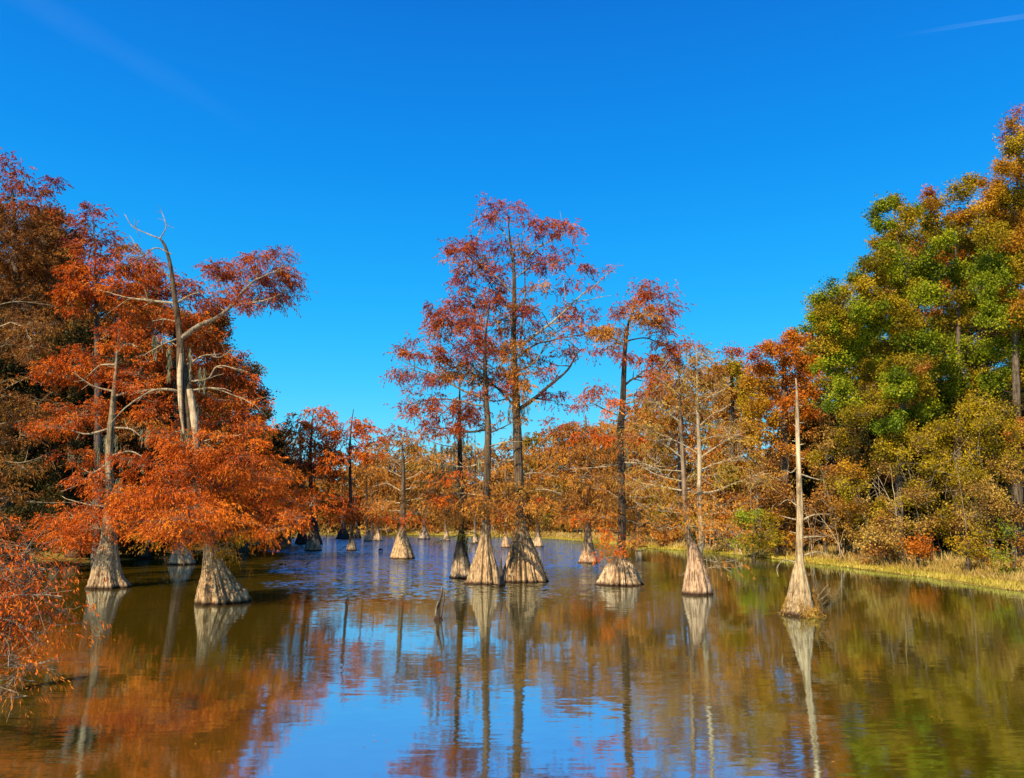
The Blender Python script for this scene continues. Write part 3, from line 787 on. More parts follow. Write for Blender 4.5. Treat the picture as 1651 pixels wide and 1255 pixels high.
t.clusters([(1030, 468, 20, 12), (1054, 475, 20, 13), (1070, 465, 12, 7, 'crimson'), (1086, 490, 12, 8, 'crimson'), (1062, 500, 24, 12), (1030, 498, 24, 12, 'rust'), (1046, 520, 24, 14, 'rust'), (1010, 490, 14, 11), (995, 498, 14, 9), (1000, 525, 24, 9, 'rust'),
            (970, 535, 24, 11, 'rust'), (985, 545, 18, 8, 'rust'), (1006, 572, 24, 7), (1040, 580, 24, 9), (1070, 572, 24, 10), (1082, 555, 24, 10), (972, 562, 20, 8, 'crimson', .6), (950, 570, 12, 7, 'crimson'), (1062, 600, 24, 9),
            (970, 640, 24, 9, 'orange', .8), (985, 655, 20, 10, 'orange', .8), (962, 630, 18, 8), (940, 650, 10, 8, 'crimson'), (1032, 632, 20, 7), (1052, 642, 14, 7), (1065, 530, 20, 12)], 'red', .92, twigs=.8)
t.clusters([(1000, 770, 40, 10, 'brown', .5), (1005, 815, 60, 11, 'brown', .7), (975, 830, 36, 9, 'rust'), (1040, 840, 40, 8, 'brown'), (985, 890, 20, 7, 'orange', .9), (975, 898, 12, 6, 'orange', .9), (1010, 860, 30, 8, 'brown')], den=.7)
for k in range(10):
    t.cluster(1005 + rng.uniform(-60, 65), rng.uniform(690, 870), rng.uniform(20, 36), rng.uniform(5, 8), ('rust', 'brown', 'orange')[rng.integers(3)], .5, dz=rng.uniform(-2, 1))
t.moss([(1004, 710, 8, 50), (1015, 740, 10, 20), (1003, 650, 8, 50)], 80)
t.grow('limb').finish()
# root knobs round its foot are part of the skirt (trunk flutes)

t = Tree('cypress_tree', 'slender orange leaved cypress with pale cone shaped base in front of the grassy far bank', 'tree', 948, 908, group=G1)
t.trunk([(948, 908, 33), (948, 900, 28), (948, 885, 20), (948, 868, 13), (948, 850, 10), (948, 800, 9), (947, 750, 8), (945, 700, 5), (944, 670, 2)], 'cyp_pink', 8, .16, sides=40)
for L in [[(947, 745), (930, 728), (915, 715)], [(946, 730), (965, 715), (975, 700)], [(947, 765), (905, 758), (880, 765)], [(946, 720), (935, 700), (920, 690)]]:
    t.limb(L, 3, 1, mat='limb', sub=3)
t.clusters([(900, 690, 34, 12, 'red', .6), (925, 695, 36, 14), (960, 695, 36, 12), (980, 705, 30, 14), (900, 720, 36, 16), (945, 725, 50, 14), (900, 750, 40, 14), (985, 745, 40, 14), (940, 765, 50, 12), (900, 785, 40, 12, 'gold', .7),
            (980, 790, 40, 14), (940, 800, 50, 10), (905, 815, 40, 12), (960, 835, 44, 10, 'orange'), (945, 822, 40, 9, 'orange'), (915, 838, 24, 10, 'rust')], 'rust', .85)
t.grow('limb').finish()

t = Tree('cypress_tree', 'twin trunked pale cypress with bare ascending limbs above a pinkish cone base', 'tree', 1123, 958, group=G1)
t.trunk([(1123, 959, 47), (1123, 950, 44), (1122, 930, 37), (1121, 905, 25), (1118, 885, 20), (1110, 865, 9), (1104, 800, 7.5), (1101, 740, 7), (1097, 690, 5.5), (1096, 640, 3.5), (1094, 600, 1.5)], 'cyp_pink', 7, .10)
t.trunk([(1122, 915, 12), (1128, 885, 12), (1131, 865, 9), (1127, 800, 7), (1128, 740, 7.5), (1126, 690, 6.5), (1124, 650, 4.5), (1124, 600, 2.5), (1122, 562, 1.2)], 'limb_pale', 0)
for L, w in [([(1126, 732), (1095, 713), (1064, 700), (1040, 690)], 3.6), ([(1098, 737), (1070, 717), (1048, 708)], 3.6), ([(1098, 682), (1066, 656), (1050, 645)], 3), ([(1128, 740), (1155, 720), (1175, 708), (1202, 697)], 4),
             ([(1127, 687), (1150, 667), (1166, 660), (1180, 650)], 3), ([(1128, 758), (1160, 745), (1202, 733)], 3.4), ([(1128, 797), (1160, 790), (1190, 777), (1215, 768), (1245, 764)], 4.5), ([(1099, 791), (1065, 784), (1030, 776), (1008, 764)], 4.2),
             ([(1127, 795), (1110, 793), (1098, 790)], 3), ([(1099, 776), (1060, 766), (1032, 750)], 3.4), ([(1099, 760), (1060, 757), (1022, 741)], 3), ([(1127, 712), (1150, 704), (1192, 708)], 2.6), ([(1125, 652), (1145, 640), (1168, 628), (1180, 618)], 2.4),
             ([(1125, 650), (1105, 640), (1090, 630)], 2), ([(1097, 640), (1075, 620), (1060, 610)], 2), ([(1104, 828), (1060, 822), (1020, 808)], 2.4), ([(1128, 830), (1165, 826), (1200, 820)], 2.4), ([(1128, 770), (1120, 765), (1108, 778)], 2.2),
             ([(1130, 790), (1150, 800), (1168, 825)], 1.8), ([(1128, 770), (1150, 782), (1170, 795)], 2), ([(1124, 600), (1140, 590), (1150, 580)], 1.6), ([(1130, 920), (1160, 912), (1180, 922)], 1.8), ([(1124, 900), (1158, 905), (1190, 900)], 1.8)]:
    t.limb(L, w, .9, mat='limb_pale', sub=8)
t.clusters([(1100, 600, 34, 26), (1125, 570, 20, 14), (1065, 640, 36, 20), (1150, 630, 36, 22), (1045, 690, 36, 18), (1175, 690, 36, 20), (1060, 740, 40, 16), (1190, 735, 36, 16), (1110, 660, 34, 20), (1150, 760, 40, 14), (1040, 780, 44, 14), (1215, 775, 34, 12),
            (1080, 815, 50, 12, 'rust'), (1160, 810, 50, 14, 'rust'), (1110, 845, 50, 10, 'rust'), (1170, 850, 40, 10, 'rust'), (1060, 850, 34, 9, 'rust'), (1160, 912, 34, 8, 'rust', .6), (1095, 925, 12, 5, 'tan', .5)], 'tan', .24, twigs=1.3)
t.grow('limb_pale').finish()

# bleached snag
t = Tree('dead_cypress', 'leafless bleached cypress snag with stub limbs and dry grass round its foot', 'dead tree', 1290, 992, group=None)
t.trunk([(1293, 992, 56), (1292, 980, 46), (1291, 965, 39), (1290, 945, 31), (1289, 925, 23), (1289, 905, 14), (1289, 870, 11.5), (1290, 820, 10.5), (1288.5, 780, 9), (1287, 740, 7.6), (1286, 690, 6.4), (1285, 650, 4.6), (1284.5, 628, 2.8), (1283, 610, 2)], 'dead', 6, .16)
for L, w in [([(1292, 765), (1310, 771), (1328, 775)], 4), ([(1286, 753), (1276, 762), (1268, 758)], 3), ([(1284, 815), (1270, 806), (1255, 815)], 3), ([(1293, 839), (1312, 830), (1338, 829)], 4.5),
             ([(1283, 838), (1266, 834), (1256, 831)], 3.6), ([(1294, 867), (1312, 865), (1328, 865)], 4.2), ([(1294, 896), (1318, 890), (1340, 896)], 4), ([(1283, 907), (1265, 903), (1253, 915), (1255, 930)], 2.6),
             ([(1283, 860), (1272, 857)], 3), ([(1283, 735), (1274, 733)], 2), ([(1288, 718), (1296, 716)], 2.4), ([(1289, 740), (1297, 740)], 2.4), ([(1288, 682), (1297, 682)], 2.6), ([(1284, 712), (1277, 711)], 2.5),
             ([(1285, 655), (1294, 654)], 2.4), ([(1284, 690), (1279, 684)], 2.6), ([(1289, 650), (1280, 646)], 2)]:
    t.limb(L, w, .9 if len(L) > 2 else 1.6, mat='limb_pale', kink=.3)
for L, w in [([(1312, 975), (1322, 958), (1336, 942)], 2), ([(1312, 972), (1330, 962), (1340, 948)], 1.4), ([(1308, 968), (1314, 950), (1316, 935)], 1.4), ([(1316, 978), (1326, 975), (1334, 968)], 1.6), ([(1296, 915), (1304, 928), (1312, 912)], 1.2)]:
    t.limb(L, w, .8, mat='limb', sub=4, dz=-.2)
for L, w in [([(1313, 970), (1318, 985), (1312, 999)], 4), ([(1300, 975), (1304, 990), (1296, 1000)], 3), ([(1318, 968), (1326, 985), (1322, 996)], 3)]:
    t.limb(L, w, 3, mat='limb_dark', dz=-.5)
t.finish_later = True
# shaggy skirt of dry grass and rootlets
N_ = 4200
th = rng.uniform(0, 2 * np.pi, N_); hz = rng.uniform(0, 1, N_) ** 1.7 * (.62 + .3 * np.sin(th * 2 + 1))
rr_ = (.56 - .26 * hz) * rng.uniform(.85, 1.2, N_) * (1 + .15 * np.sin(th * 3))
C_ = np.stack([t.base[0] + .14 + rr_ * np.cos(th), t.base[1] + rr_ * np.sin(th), hz], 1)
D_ = np.stack([np.cos(th) * .5, np.sin(th) * .5, -1.2 + 0 * th], 1) + rng.normal(0, .45, (N_, 3)); D_ /= np.linalg.norm(D_, axis=1, keepdims=True)
V_, Q_ = leaves(C_, D_, rng.uniform(.08, .26, N_), rng.uniform(.012, .035, N_))
V_[:, 2] = np.maximum(V_[:, 2], -.02)
t.lv['tan'] = [(V_, np.repeat(np.clip(.35 + .2 * np.sin(th * 3) + rng.normal(0, .2, N_), 0, 1), 4))]
t.finish()

# knee between the two tallest
t = Tree('cypress_knee', 'black pointed cypress knee wedged between the two tallest trunks', 'knee', 808, 939, Y=38.6)
t.trunk([(808, 939, 13), (808, 928, 9), (807, 915, 6), (808, 905, 3), (808, 899, 1)], 'limb_dark', 4, .3, n=20, sides=28)
t.finish()
t = Tree('cypress_knee', 'small jagged brown knee at the foot of the smooth flared cypress', 'knee', 800, 941, Y=38.0)
t.trunk([(800, 941, 9), (800, 930, 6), (799, 920, 4), (800, 912, 1)], 'cyp', 4, .3, n=20, sides=28)
t.finish()

# small stump
t = Tree('stump', 'short bent dead stump poking from the water in front of the clustered cypresses', 'stump', 707, 1000)
t.trunk([(706, 1001, 12), (705, 992, 7), (706, 978, 6), (709, 965, 6), (712, 956, 4.5), (714, 948, 1)], 'limb_dark', 5, .45, n=26, sides=28)
t.limb([(710, 1001), (713, 985), (716, 968), (717, 955)], 5, 3, dz=-.1, mat='limb_dark')
t.limb([(703, 999), (703, 984), (706, 970)], 4, 2.5, dz=-.12, mat='limb_pale')  # pale strip, not a limb: the stump's sunlit left side put in colour
t.limb([(712, 960), (711, 952), (712, 946)], 2.5, .8, dz=0, mat='limb_pale')
t.limb([(700, 1001), (706, 999), (714, 1001)], 5, 4, dz=-.1, mat='limb_dark', lname='root')
t.finish()

# ------------------------------------------------------------------ smaller cypresses out on the lake
G2 = 'distant cypresses out on the lake'
def far_cyp(label, x, y, wb, pts, cl, pal='orange', den=.9, mat='far', hb=1.0, limbs=(), lm='limb', stump=False):
    t = Tree('cypress_tree', label, 'tree', x, y, group=G2)
    P = [(x, y, wb), (x, y - wb * .35 * hb, wb * .82), (x, y - wb * .8 * hb, wb * .58), (x, y - wb * 1.2 * hb, wb * .36)] + pts
    t.trunk(P, mat, 8, .34, sides=36)
    for L in limbs:
        t.limb(L, 2.6, .9, mat=lm, sub=4)
    t.clusters(cl, pal, den)
    t.grow(lm).finish()

far_cyp('red crowned cypress with squat lit base, nearest of a dark trunked far trio', 505, 888, 28, [(503, 850, 8), (502, 800, 7), (500, 740, 6), (503, 690, 3), (505, 665, 1)],
        [(505, 672, 34, 12), (480, 692, 32, 14), (530, 695, 34, 14), (505, 715, 50, 14), (485, 742, 40, 14, 'red'), (530, 740, 34, 14), (510, 765, 40, 12), (500, 800, 46, 12, 'orange', .8), (465, 815, 30, 12), (540, 815, 34, 10, 'orange_sunlit')], 'orange_sunlit', .9, 'cyp_dark')  # brighter needle colour stands for sun on a crown standing in shade
far_cyp('shadowed dark trunked cypress behind the squat lit base', 487, 877, 22, [(488, 840, 7), (486, 780, 6), (484, 720, 4), (482, 690, 1)], [(470, 720, 26, 12, 'rust'), (480, 760, 34, 12), (470, 790, 34, 12), (460, 830, 24, 12)], 'orange', .8, 'limb_dark', .9)
far_cyp('second shadowed cypress trunk rising close behind the squat lit base', 511, 878, 18, [(508, 830, 7), (507, 780, 5), (508, 730, 3), (508, 700, 1)], [(520, 775, 30, 12, 'rust', .6), (540, 800, 26, 8)], 'orange', .7, 'limb_dark', .9)
far_cyp('thin straight far cypress with narrow lit foot between red crowns', 567, 888, 16, [(566, 850, 5), (565, 790, 5), (564, 730, 4), (566, 690, 2), (570, 660, 1)],
        [(572, 680, 26, 10), (592, 692, 24, 9), (560, 705, 30, 10), (590, 715, 34, 10, 'red'), (570, 735, 40, 12), (605, 735, 24, 10), (565, 770, 34, 10, 'rust', .6), (590, 820, 40, 9, 'orange', 1.1), (555, 830, 34, 9, 'orange'), (620, 830, 30, 8, 'orange_sunlit')], 'orange_sunlit', .8, 'cyp_dark', 1.3)  # sunlit look painted through the needle colour here as well
far_cyp('cypress with broad pale pear shaped base and many short bare limbs', 648, 901, 36, [(650, 845, 10), (650, 800, 8), (650, 760, 7), (649, 730, 4), (648, 712, 1)],
        [(640, 700, 34, 12, 'red', .7), (665, 712, 30, 12, 'rust'), (620, 720, 26, 12, 'rust', .7), (690, 735, 34, 12, 'rust'), (650, 740, 30, 12, 'brown', .5), (620, 815, 50, 8, 'rust'), (670, 825, 50, 9, 'rust'), (640, 835, 40, 7, 'orange', .7)], 'rust', .6, 'cyp', 1.0,
        [[(650, 795), (625, 780), (600, 785)], [(650, 790), (675, 785), (700, 775)], [(650, 770), (630, 760), (612, 750)], [(650, 775), (672, 765), (690, 752)], [(650, 812), (620, 808), (598, 812)], [(650, 808), (680, 805), (705, 812)], [(650, 755), (635, 742), (622, 738)], [(650, 750), (668, 740), (680, 735)], [(650, 825), (610, 822), (585, 818)]], 'limb_pale')
far_cyp('short dark stumpy cypress half hidden in brush near the far shore', 553, 869, 22, [(552, 835, 5), (551, 800, 3), (551, 780, 1)], [(552, 850, 16, 10, 'dark', .8), (545, 825, 20, 9, 'brown')], 'rust', .8, 'limb_dark', .7)
far_cyp('low dark cypress leaning beside the thin straight one', 577, 868, 12, [(575, 850, 4), (573, 815, 3), (572, 790, 1)], [(575, 810, 20, 8)], 'orange', .8, 'limb_dark')
far_cyp('small shadowed cypress with peaked foot near the far shore', 593, 873, 15, [(592, 850, 4), (591, 800, 3), (590, 740, 2), (590, 720, 1)], [(590, 760, 26, 12, 'rust'), (600, 790, 26, 10)], 'rust', .8, 'cyp_dark', 1.0)
far_cyp('small cypress with bright lit foot and dark stem near the far shore', 609, 872, 16, [(608, 845, 4), (608, 800, 3), (609, 750, 2), (609, 725, 1)], [(612, 750, 26, 12), (620, 780, 26, 10)], 'rust', .8, 'cyp_dark', .9)
far_cyp('dark cypress close behind the small peaked foot', 600, 868, 11, [(600, 845, 3), (600, 800, 2.5), (601, 760, 1)], [(602, 775, 20, 10)], 'rust', .8, 'limb_dark')
far_cyp('low conical cypress foot beside a leaning brown log near the far shore', 684, 869, 19, [(684, 840, 4), (684, 790, 3), (685, 740, 1)], [(690, 760, 30, 12), (680, 800, 34, 10), (700, 785, 24, 12)], 'rust', .7, 'far', .8)
far_cyp('small pinkish cypress foot seen between the clustered trunks', 815, 883, 15, [(815, 855, 4), (815, 800, 3.5), (815, 750, 3), (815, 725, 1)], [(812, 755, 26, 12), (818, 790, 28, 12), (806, 820, 26, 10, 'orange')], 'rust', .7, 'cyp_pink', 1.0)
far_cyp('dark ribbed cypress just past the tallest one', 867, 882, 19, [(867, 850, 6), (868, 800, 4), (869, 750, 3), (870, 715, 1)], [(870, 735, 30, 12), (880, 765, 34, 12), (868, 800, 30, 10, 'orange', .8)], 'rust', .7, 'cyp_dark', 1.1)
far_cyp('young cypress behind the thin moss draped one', 766, 876, 12, [(766, 850, 4), (766, 800, 3.5), (766, 750, 3), (766, 725, 1)], [(764, 745, 28, 12), (770, 780, 28, 12), (758, 815, 26, 9, 'orange')], 'rust', .7, 'far', 1.0)
far_cyp('leaning dark cypress stem at the bend of the far shore', 720, 872, 12, [(718, 850, 4), (716, 800, 3.5), (714, 750, 3), (712, 725, 1)], [(716, 740, 28, 12), (722, 770, 28, 12), (708, 800, 30, 10)], 'rust', .7, 'far', 1.0)

# shaded buttress at the left bank
t = Tree('cypress_tree', 'shaded cypress with dark ribbed base standing behind the leaning giant', 'tree', 292, 910, group=G1)
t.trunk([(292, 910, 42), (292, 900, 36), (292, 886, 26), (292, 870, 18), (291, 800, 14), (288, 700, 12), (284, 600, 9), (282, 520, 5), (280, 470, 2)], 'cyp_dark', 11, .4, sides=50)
t.clusters([(255, 470, 44, 22), (300, 470, 36, 18, 'red'), (235, 440, 32, 18), (310, 520, 36, 20), (250, 520, 50, 20), (330, 560, 40, 20), (220, 560, 46, 20), (350, 595, 44, 20), (290, 590, 44, 18), (390, 620, 34, 18), (330, 640, 50, 18), (260, 640, 50, 18),
            (405, 655, 28, 18), (360, 675, 46, 18), (230, 690, 46, 16, 'rust'), (300, 700, 46, 18), (400, 700, 34, 16, 'rust'), (350, 730, 40, 14, 'rust')], 'orange', 1.0)
t.grow('limb').finish()

# ------------------------------------------------------------------ woods on the banks
def bank_tree(name, label, x, Y, pts, cl, pal, den=1.1, kind='broad', bark='oak', lm='oak', group=None, limbs=(), twigs=.6, spread=None):
    p = at(x, 838, Y)
    z = float(ground_z(np.array([p[0]]), np.array([Y]))[0])
    yb = HOR + (CAMH - z) / Y * F
    t = Tree(name, label, 'tree' if 'tree' in name or 'oak' in name or 'cypress' in name else 'shrub', x, yb, Y=Y, z=z, group=group)
    t.front = .22
    t.trunk([(x, yb, pts[0][2] * 1.5)] + pts, bark, 0, sides=12)
    for L in limbs:
        t.limb(L, rng.uniform(1.6, 3.2), .8, mat=('limb_pale', 'limb', 'grey')[rng.integers(3)], sub=6)
    t.clusters(cl, pal, den, kind, twigs, spread)
    t.grow(lm).finish()


def auto(x0, x1, y0, y1, pal, n, r=(34, 24), den=1.0, shape=1.0):
    """ragged crown: clusters packed in a rounded box of photo pixels"""
    out = []
    for i in range(n):
        v = (i + rng.uniform(0, 1)) / n
        w = (math.sin(math.pi * min(1, (v * .8 + .14)))) ** .6 * shape
        cx = (x0 + x1) / 2 + rng.uniform(-1, 1) * (x1 - x0) / 2 * w * .8
        k = rng.uniform(.75, 1.2)
        out.append((cx, y0 + r[1] * .6 + v * (y1 - y0 - r[1]), r[0] * k, r[1] * k * rng.uniform(.7, 1), pal if isinstance(pal, str) else pal[rng.integers(len(pal))], den))
    return out

GL = 'tall trees of the left bank'
bank_tree('cypress_tree', 'tall thin topped brown cypress highest on the shaded bank', 30, 52, [(30, 700, 20), (28, 500, 14), (22, 350, 8), (20, 300, 1.5)],
          [(15, 262, 20, 20, 'crimson', .45), (0, 285, 28, 18, 'crimson', .5), (40, 285, 24, 16, 'red', .5), (62, 312, 26, 14, 'red', .8), (85, 300, 12, 14, 'crimson', .8), (25, 320, 34, 16, 'red', .6), (88, 350, 16, 20, 'red'), (40, 355, 50, 18), (5, 370, 36, 20), (70, 385, 40, 22), (20, 410, 46, 22), (75, 420, 40, 20),
           (35, 450, 50, 22), (90, 455, 30, 20), (0, 465, 34, 20), (50, 490, 54, 22), (10, 520, 40, 20), (75, 530, 44, 20, 'brown', .7), (30, 560, 50, 20, 'brown', .6)], 'umber', 1.0, 'needle', 'far', 'limb', GL,
          limbs=[[(22, 355), (35, 345), (60, 322)], [(26, 430), (5, 440), (-20, 450)], [(26, 490), (60, 492), (95, 495)], [(28, 495), (65, 505), (85, 520)], [(28, 620), (60, 640), (90, 650)], [(28, 600), (10, 590), (-10, 570)]])
bank_tree('cypress_tree', 'crimson tipped cypress with narrow ragged top on the shaded bank', 155, 50, [(158, 700, 12), (155, 500, 7), (152, 400, 3), (150, 345, 1)],
          [(150, 338, 14, 12, 'red', .9), (145, 362, 24, 12, 'red', .8), (172, 368, 16, 6, 'crimson', .5), (160, 385, 28, 12, 'red', .7), (130, 392, 18, 12, 'crimson', .7), (185, 388, 12, 8, 'crimson'), (150, 410, 36, 13, 'red', .8), (192, 402, 20, 10, 'rust'), (200, 425, 36, 14), (160, 435, 44, 14), (120, 440, 24, 14),
           (140, 465, 46, 16), (190, 465, 40, 16), (115, 485, 26, 16), (165, 495, 50, 14, 'rust'), (210, 500, 36, 14), (200, 535, 36, 14), (185, 580, 40, 16, 'dark')], 'orange', 1.0, 'needle', 'far', 'limb', GL)
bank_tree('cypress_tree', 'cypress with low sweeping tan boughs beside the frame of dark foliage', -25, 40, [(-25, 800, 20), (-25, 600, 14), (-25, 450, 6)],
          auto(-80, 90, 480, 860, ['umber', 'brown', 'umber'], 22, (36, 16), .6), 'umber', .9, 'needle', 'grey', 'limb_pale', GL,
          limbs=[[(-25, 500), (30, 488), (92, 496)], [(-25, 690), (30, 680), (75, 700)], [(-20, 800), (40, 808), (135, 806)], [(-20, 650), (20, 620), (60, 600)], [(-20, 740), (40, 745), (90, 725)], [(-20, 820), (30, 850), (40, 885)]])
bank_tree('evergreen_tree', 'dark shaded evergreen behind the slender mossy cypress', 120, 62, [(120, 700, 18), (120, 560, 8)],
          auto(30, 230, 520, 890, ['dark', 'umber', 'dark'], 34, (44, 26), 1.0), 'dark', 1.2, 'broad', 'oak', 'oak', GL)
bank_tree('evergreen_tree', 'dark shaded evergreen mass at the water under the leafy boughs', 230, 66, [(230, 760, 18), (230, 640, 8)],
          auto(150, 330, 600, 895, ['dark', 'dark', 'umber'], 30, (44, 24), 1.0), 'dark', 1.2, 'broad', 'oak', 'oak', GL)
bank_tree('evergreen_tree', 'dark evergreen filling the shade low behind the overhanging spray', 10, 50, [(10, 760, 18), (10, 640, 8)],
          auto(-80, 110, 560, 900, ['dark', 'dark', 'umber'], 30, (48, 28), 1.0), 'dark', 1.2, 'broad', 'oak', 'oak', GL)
bank_tree('oak_tree', 'rust brown tree sloping down to the narrows behind the leaning giant', 390, 78, [(390, 780, 14), (385, 680, 8), (380, 600, 3)],
          [(375, 580, 24, 16, 'red', .6), (400, 600, 20, 14, 'tan', .5), (400, 625, 28, 16, 'red'), (425, 640, 16, 14, 'red'), (380, 650, 40, 20), (425, 670, 24, 16), (440, 700, 20, 14, 'brown', .7), (400, 690, 40, 18), (430, 725, 34, 16, 'dark'), (395, 735, 40, 16, 'dark'),
           (445, 755, 26, 16, 'dark'), (410, 770, 44, 18, 'dark'), (380, 800, 44, 18, 'dark'), (430, 800, 36, 16, 'dark'), (400, 835, 44, 16, 'dark'), (445, 838, 26, 12, 'umber'), (370, 860, 40, 12, 'dark')], 'rust', 1.2, group=GL)
bank_tree('oak_tree', 'dark leaved tree at the end of the shaded bank where the lake narrows', 462, 98, [(462, 800, 10), (460, 720, 4)],
          [(450, 735, 22, 12, 'umber'), (470, 760, 22, 14, 'dark'), (450, 785, 26, 14, 'dark'), (475, 800, 26, 12, 'umber'), (455, 825, 30, 12, 'dark'), (475, 842, 26, 10, 'umber')], 'dark', 1.1, group=GL)
bank_tree('oak_tree', 'shadowy brown tree standing behind the crimson tipped cypress', 95, 66, [(95, 650, 14), (95, 480, 5)], auto(0, 190, 400, 700, ['umber', 'dark', 'rust'], 28, (44, 26)), 'umber', 1.1, group=GL)
bank_tree('oak_tree', 'shadowy rust tree filling the gap behind the broken giant', 300, 74, [(300, 700, 14), (300, 540, 5)], auto(200, 400, 480, 800, ['rust', 'dark', 'umber'], 30, (44, 26)), 'umber', 1.1, group=GL)

# right bank, near to far
GR = 'tall trees of the right bank'
bank_tree('oak_tree', 'towering amber and green oak with red tip at the frame edge', 1640, 52, [(1640, 700, 13), (1635, 450, 8), (1640, 300, 4), (1645, 220, 1.5)],
          [(1646, 178, 7, 8, 'red', .7), (1638, 200, 14, 10, 'gold'), (1628, 222, 12, 10, 'red', .6), (1645, 230, 18, 12, 'olive'), (1632, 248, 22, 12, 'olive'), (1618, 272, 24, 12, 'gold'), (1645, 280, 24, 16, 'gold'), (1610, 300, 28, 16, 'gold'), (1640, 315, 30, 18, 'olive'), (1595, 330, 26, 18, 'gold'),
           (1630, 350, 34, 20, 'gold'), (1600, 370, 30, 20, 'olive'), (1650, 390, 34, 20, 'gold'), (1615, 410, 34, 22, 'green'), (1585, 430, 30, 20, 'green'), (1640, 440, 36, 24, 'olive'), (1600, 465, 36, 22, 'green'), (1650, 490, 34, 24, 'gold', .8), (1615, 515, 36, 24, 'green'),
           (1660, 540, 34, 24, 'olive'), (1620, 565, 36, 22, 'green'), (1655, 600, 36, 24, 'olive'), (1610, 620, 34, 20, 'green'), (1650, 650, 36, 22, 'dark'), (1620, 680, 36, 20, 'dark'), (1660, 700, 36, 20, 'rust'), (1690, 420, 50, 60, 'olive'), (1690, 560, 50, 60, 'olive'), (1680, 300, 34, 60, 'olive')], 'olive', 1.4, group=GR)
bank_tree('oak_tree', 'big green oak with stepped rounded crown above the brush', 1450, 56, [(1450, 750, 11), (1460, 600, 8), (1465, 480, 4), (1450, 390, 2)],
          [(1440, 325, 20, 12, 'olive'), (1415, 350, 18, 12, 'green'), (1395, 425, 18, 12), (1380, 450, 20, 12), (1395, 465, 26, 14, 'olive'), (1418, 392, 24, 16, 'olive'), (1360, 515, 30, 16), (1380, 545, 34, 16), (1420, 505, 34, 18), (1460, 475, 34, 18, 'olive'), (1330, 530, 26, 16), (1432, 335, 20, 14, 'green'), (1455, 345, 22, 16, 'olive'), (1425, 365, 18, 14), (1450, 380, 30, 16, 'olive'), (1475, 345, 14, 10), (1412, 420, 20, 14, 'olive'), (1440, 415, 28, 18), (1405, 445, 24, 14, 'olive'), (1440, 450, 34, 18), (1480, 430, 34, 20), (1350, 462, 12, 12), (1370, 478, 22, 12, 'olive'),
           (1325, 485, 20, 13), (1345, 500, 30, 16, 'olive'), (1390, 495, 32, 16), (1435, 490, 34, 18, 'olive'), (1320, 512, 18, 12), (1350, 530, 34, 16, 'olive'), (1400, 530, 36, 18, 'green'), (1450, 525, 36, 20, 'olive'), (1490, 480, 34, 20), (1330, 555, 24, 14, 'olive'), (1370, 562, 36, 18), (1425, 570, 36, 18, 'olive'),
           (1480, 560, 36, 20), (1345, 590, 32, 16), (1395, 600, 36, 16, 'olive'), (1450, 610, 36, 18, 'green'), (1365, 625, 34, 14), (1420, 640, 36, 14, 'olive'), (1350, 650, 28, 12, 'green'), (1480, 620, 34, 18, 'olive'), (1390, 665, 36, 14, 'olive'), (1440, 680, 36, 14, 'lime', .8), (1480, 665, 34, 14, 'green'), (1450, 585, 30, 18, 'olive'), (1455, 635, 30, 16, 'green'), (1460, 700, 30, 14, 'olive'), (1450, 720, 30, 14, 'olive')], 'green', 1.45, group=GR)
bank_tree('oak_tree', 'olive and orange oak rising between the green oak and the towering amber one', 1545, 60, [(1545, 700, 10), (1545, 500, 6), (1540, 380, 2)],
          [(1498, 312, 16, 10, 'amber'), (1512, 328, 26, 12, 'olive'), (1488, 340, 24, 14, 'gold', .9), (1545, 312, 26, 14, 'olive'), (1570, 300, 20, 12, 'olive'), (1512, 358, 34, 16, 'olive'), (1555, 350, 30, 18, 'gold'), (1520, 395, 34, 18, 'green'), (1565, 395, 30, 18, 'olive'), (1500, 430, 30, 16, 'green'), (1540, 440, 36, 20, 'green'),
           (1520, 480, 34, 18), (1570, 480, 34, 20, 'green'), (1535, 520, 34, 18), (1505, 550, 30, 16, 'green'), (1560, 560, 36, 20, 'green'), (1525, 590, 34, 18, 'green'), (1580, 610, 34, 18), (1540, 630, 34, 18, 'green'), (1570, 660, 34, 18, 'olive'), (1515, 650, 30, 16, 'green')], 'olive', 1.2, group=GR)
bank_tree('oak_tree', 'bright orange maple like tree behind the bleached snag', 1262, 68, [(1265, 780, 14), (1265, 650, 10), (1262, 560, 3)],
          [(1265, 545, 22, 12), (1290, 552, 22, 12), (1238, 560, 24, 12), (1218, 575, 18, 10, 'red', .7), (1265, 575, 36, 14), (1305, 580, 22, 14), (1235, 595, 32, 14), (1285, 605, 34, 14), (1220, 620, 26, 12, 'gold'), (1250, 630, 36, 14), (1305, 630, 24, 14), (1280, 655, 34, 14), (1225, 655, 30, 12, 'gold'), (1305, 670, 24, 10),
           (1240, 680, 34, 12, 'gold'), (1275, 690, 24, 8), (1210, 690, 20, 10, 'gold'), (1235, 710, 22, 8, 'gold')], 'amber', 1.15, group=GR)
bank_tree('oak_tree', 'brown olive tree with pinkish tip behind the twin trunked cypress', 1180, 76, [(1180, 780, 12), (1180, 650, 8), (1180, 570, 2)],
          [(1180, 572, 14, 10, 'red'), (1185, 600, 26, 14, 'olive'), (1160, 600, 22, 12, 'brown'), (1205, 620, 26, 14, 'olive'), (1175, 635, 34, 16, 'brown'), (1210, 655, 26, 14, 'olive'), (1170, 670, 34, 16), (1200, 700, 30, 16, 'brown'), (1165, 715, 34, 14), (1200, 745, 34, 14, 'gold', .8), (1165, 770, 34, 14, 'olive')], 'rust', 1.15, group=GR)
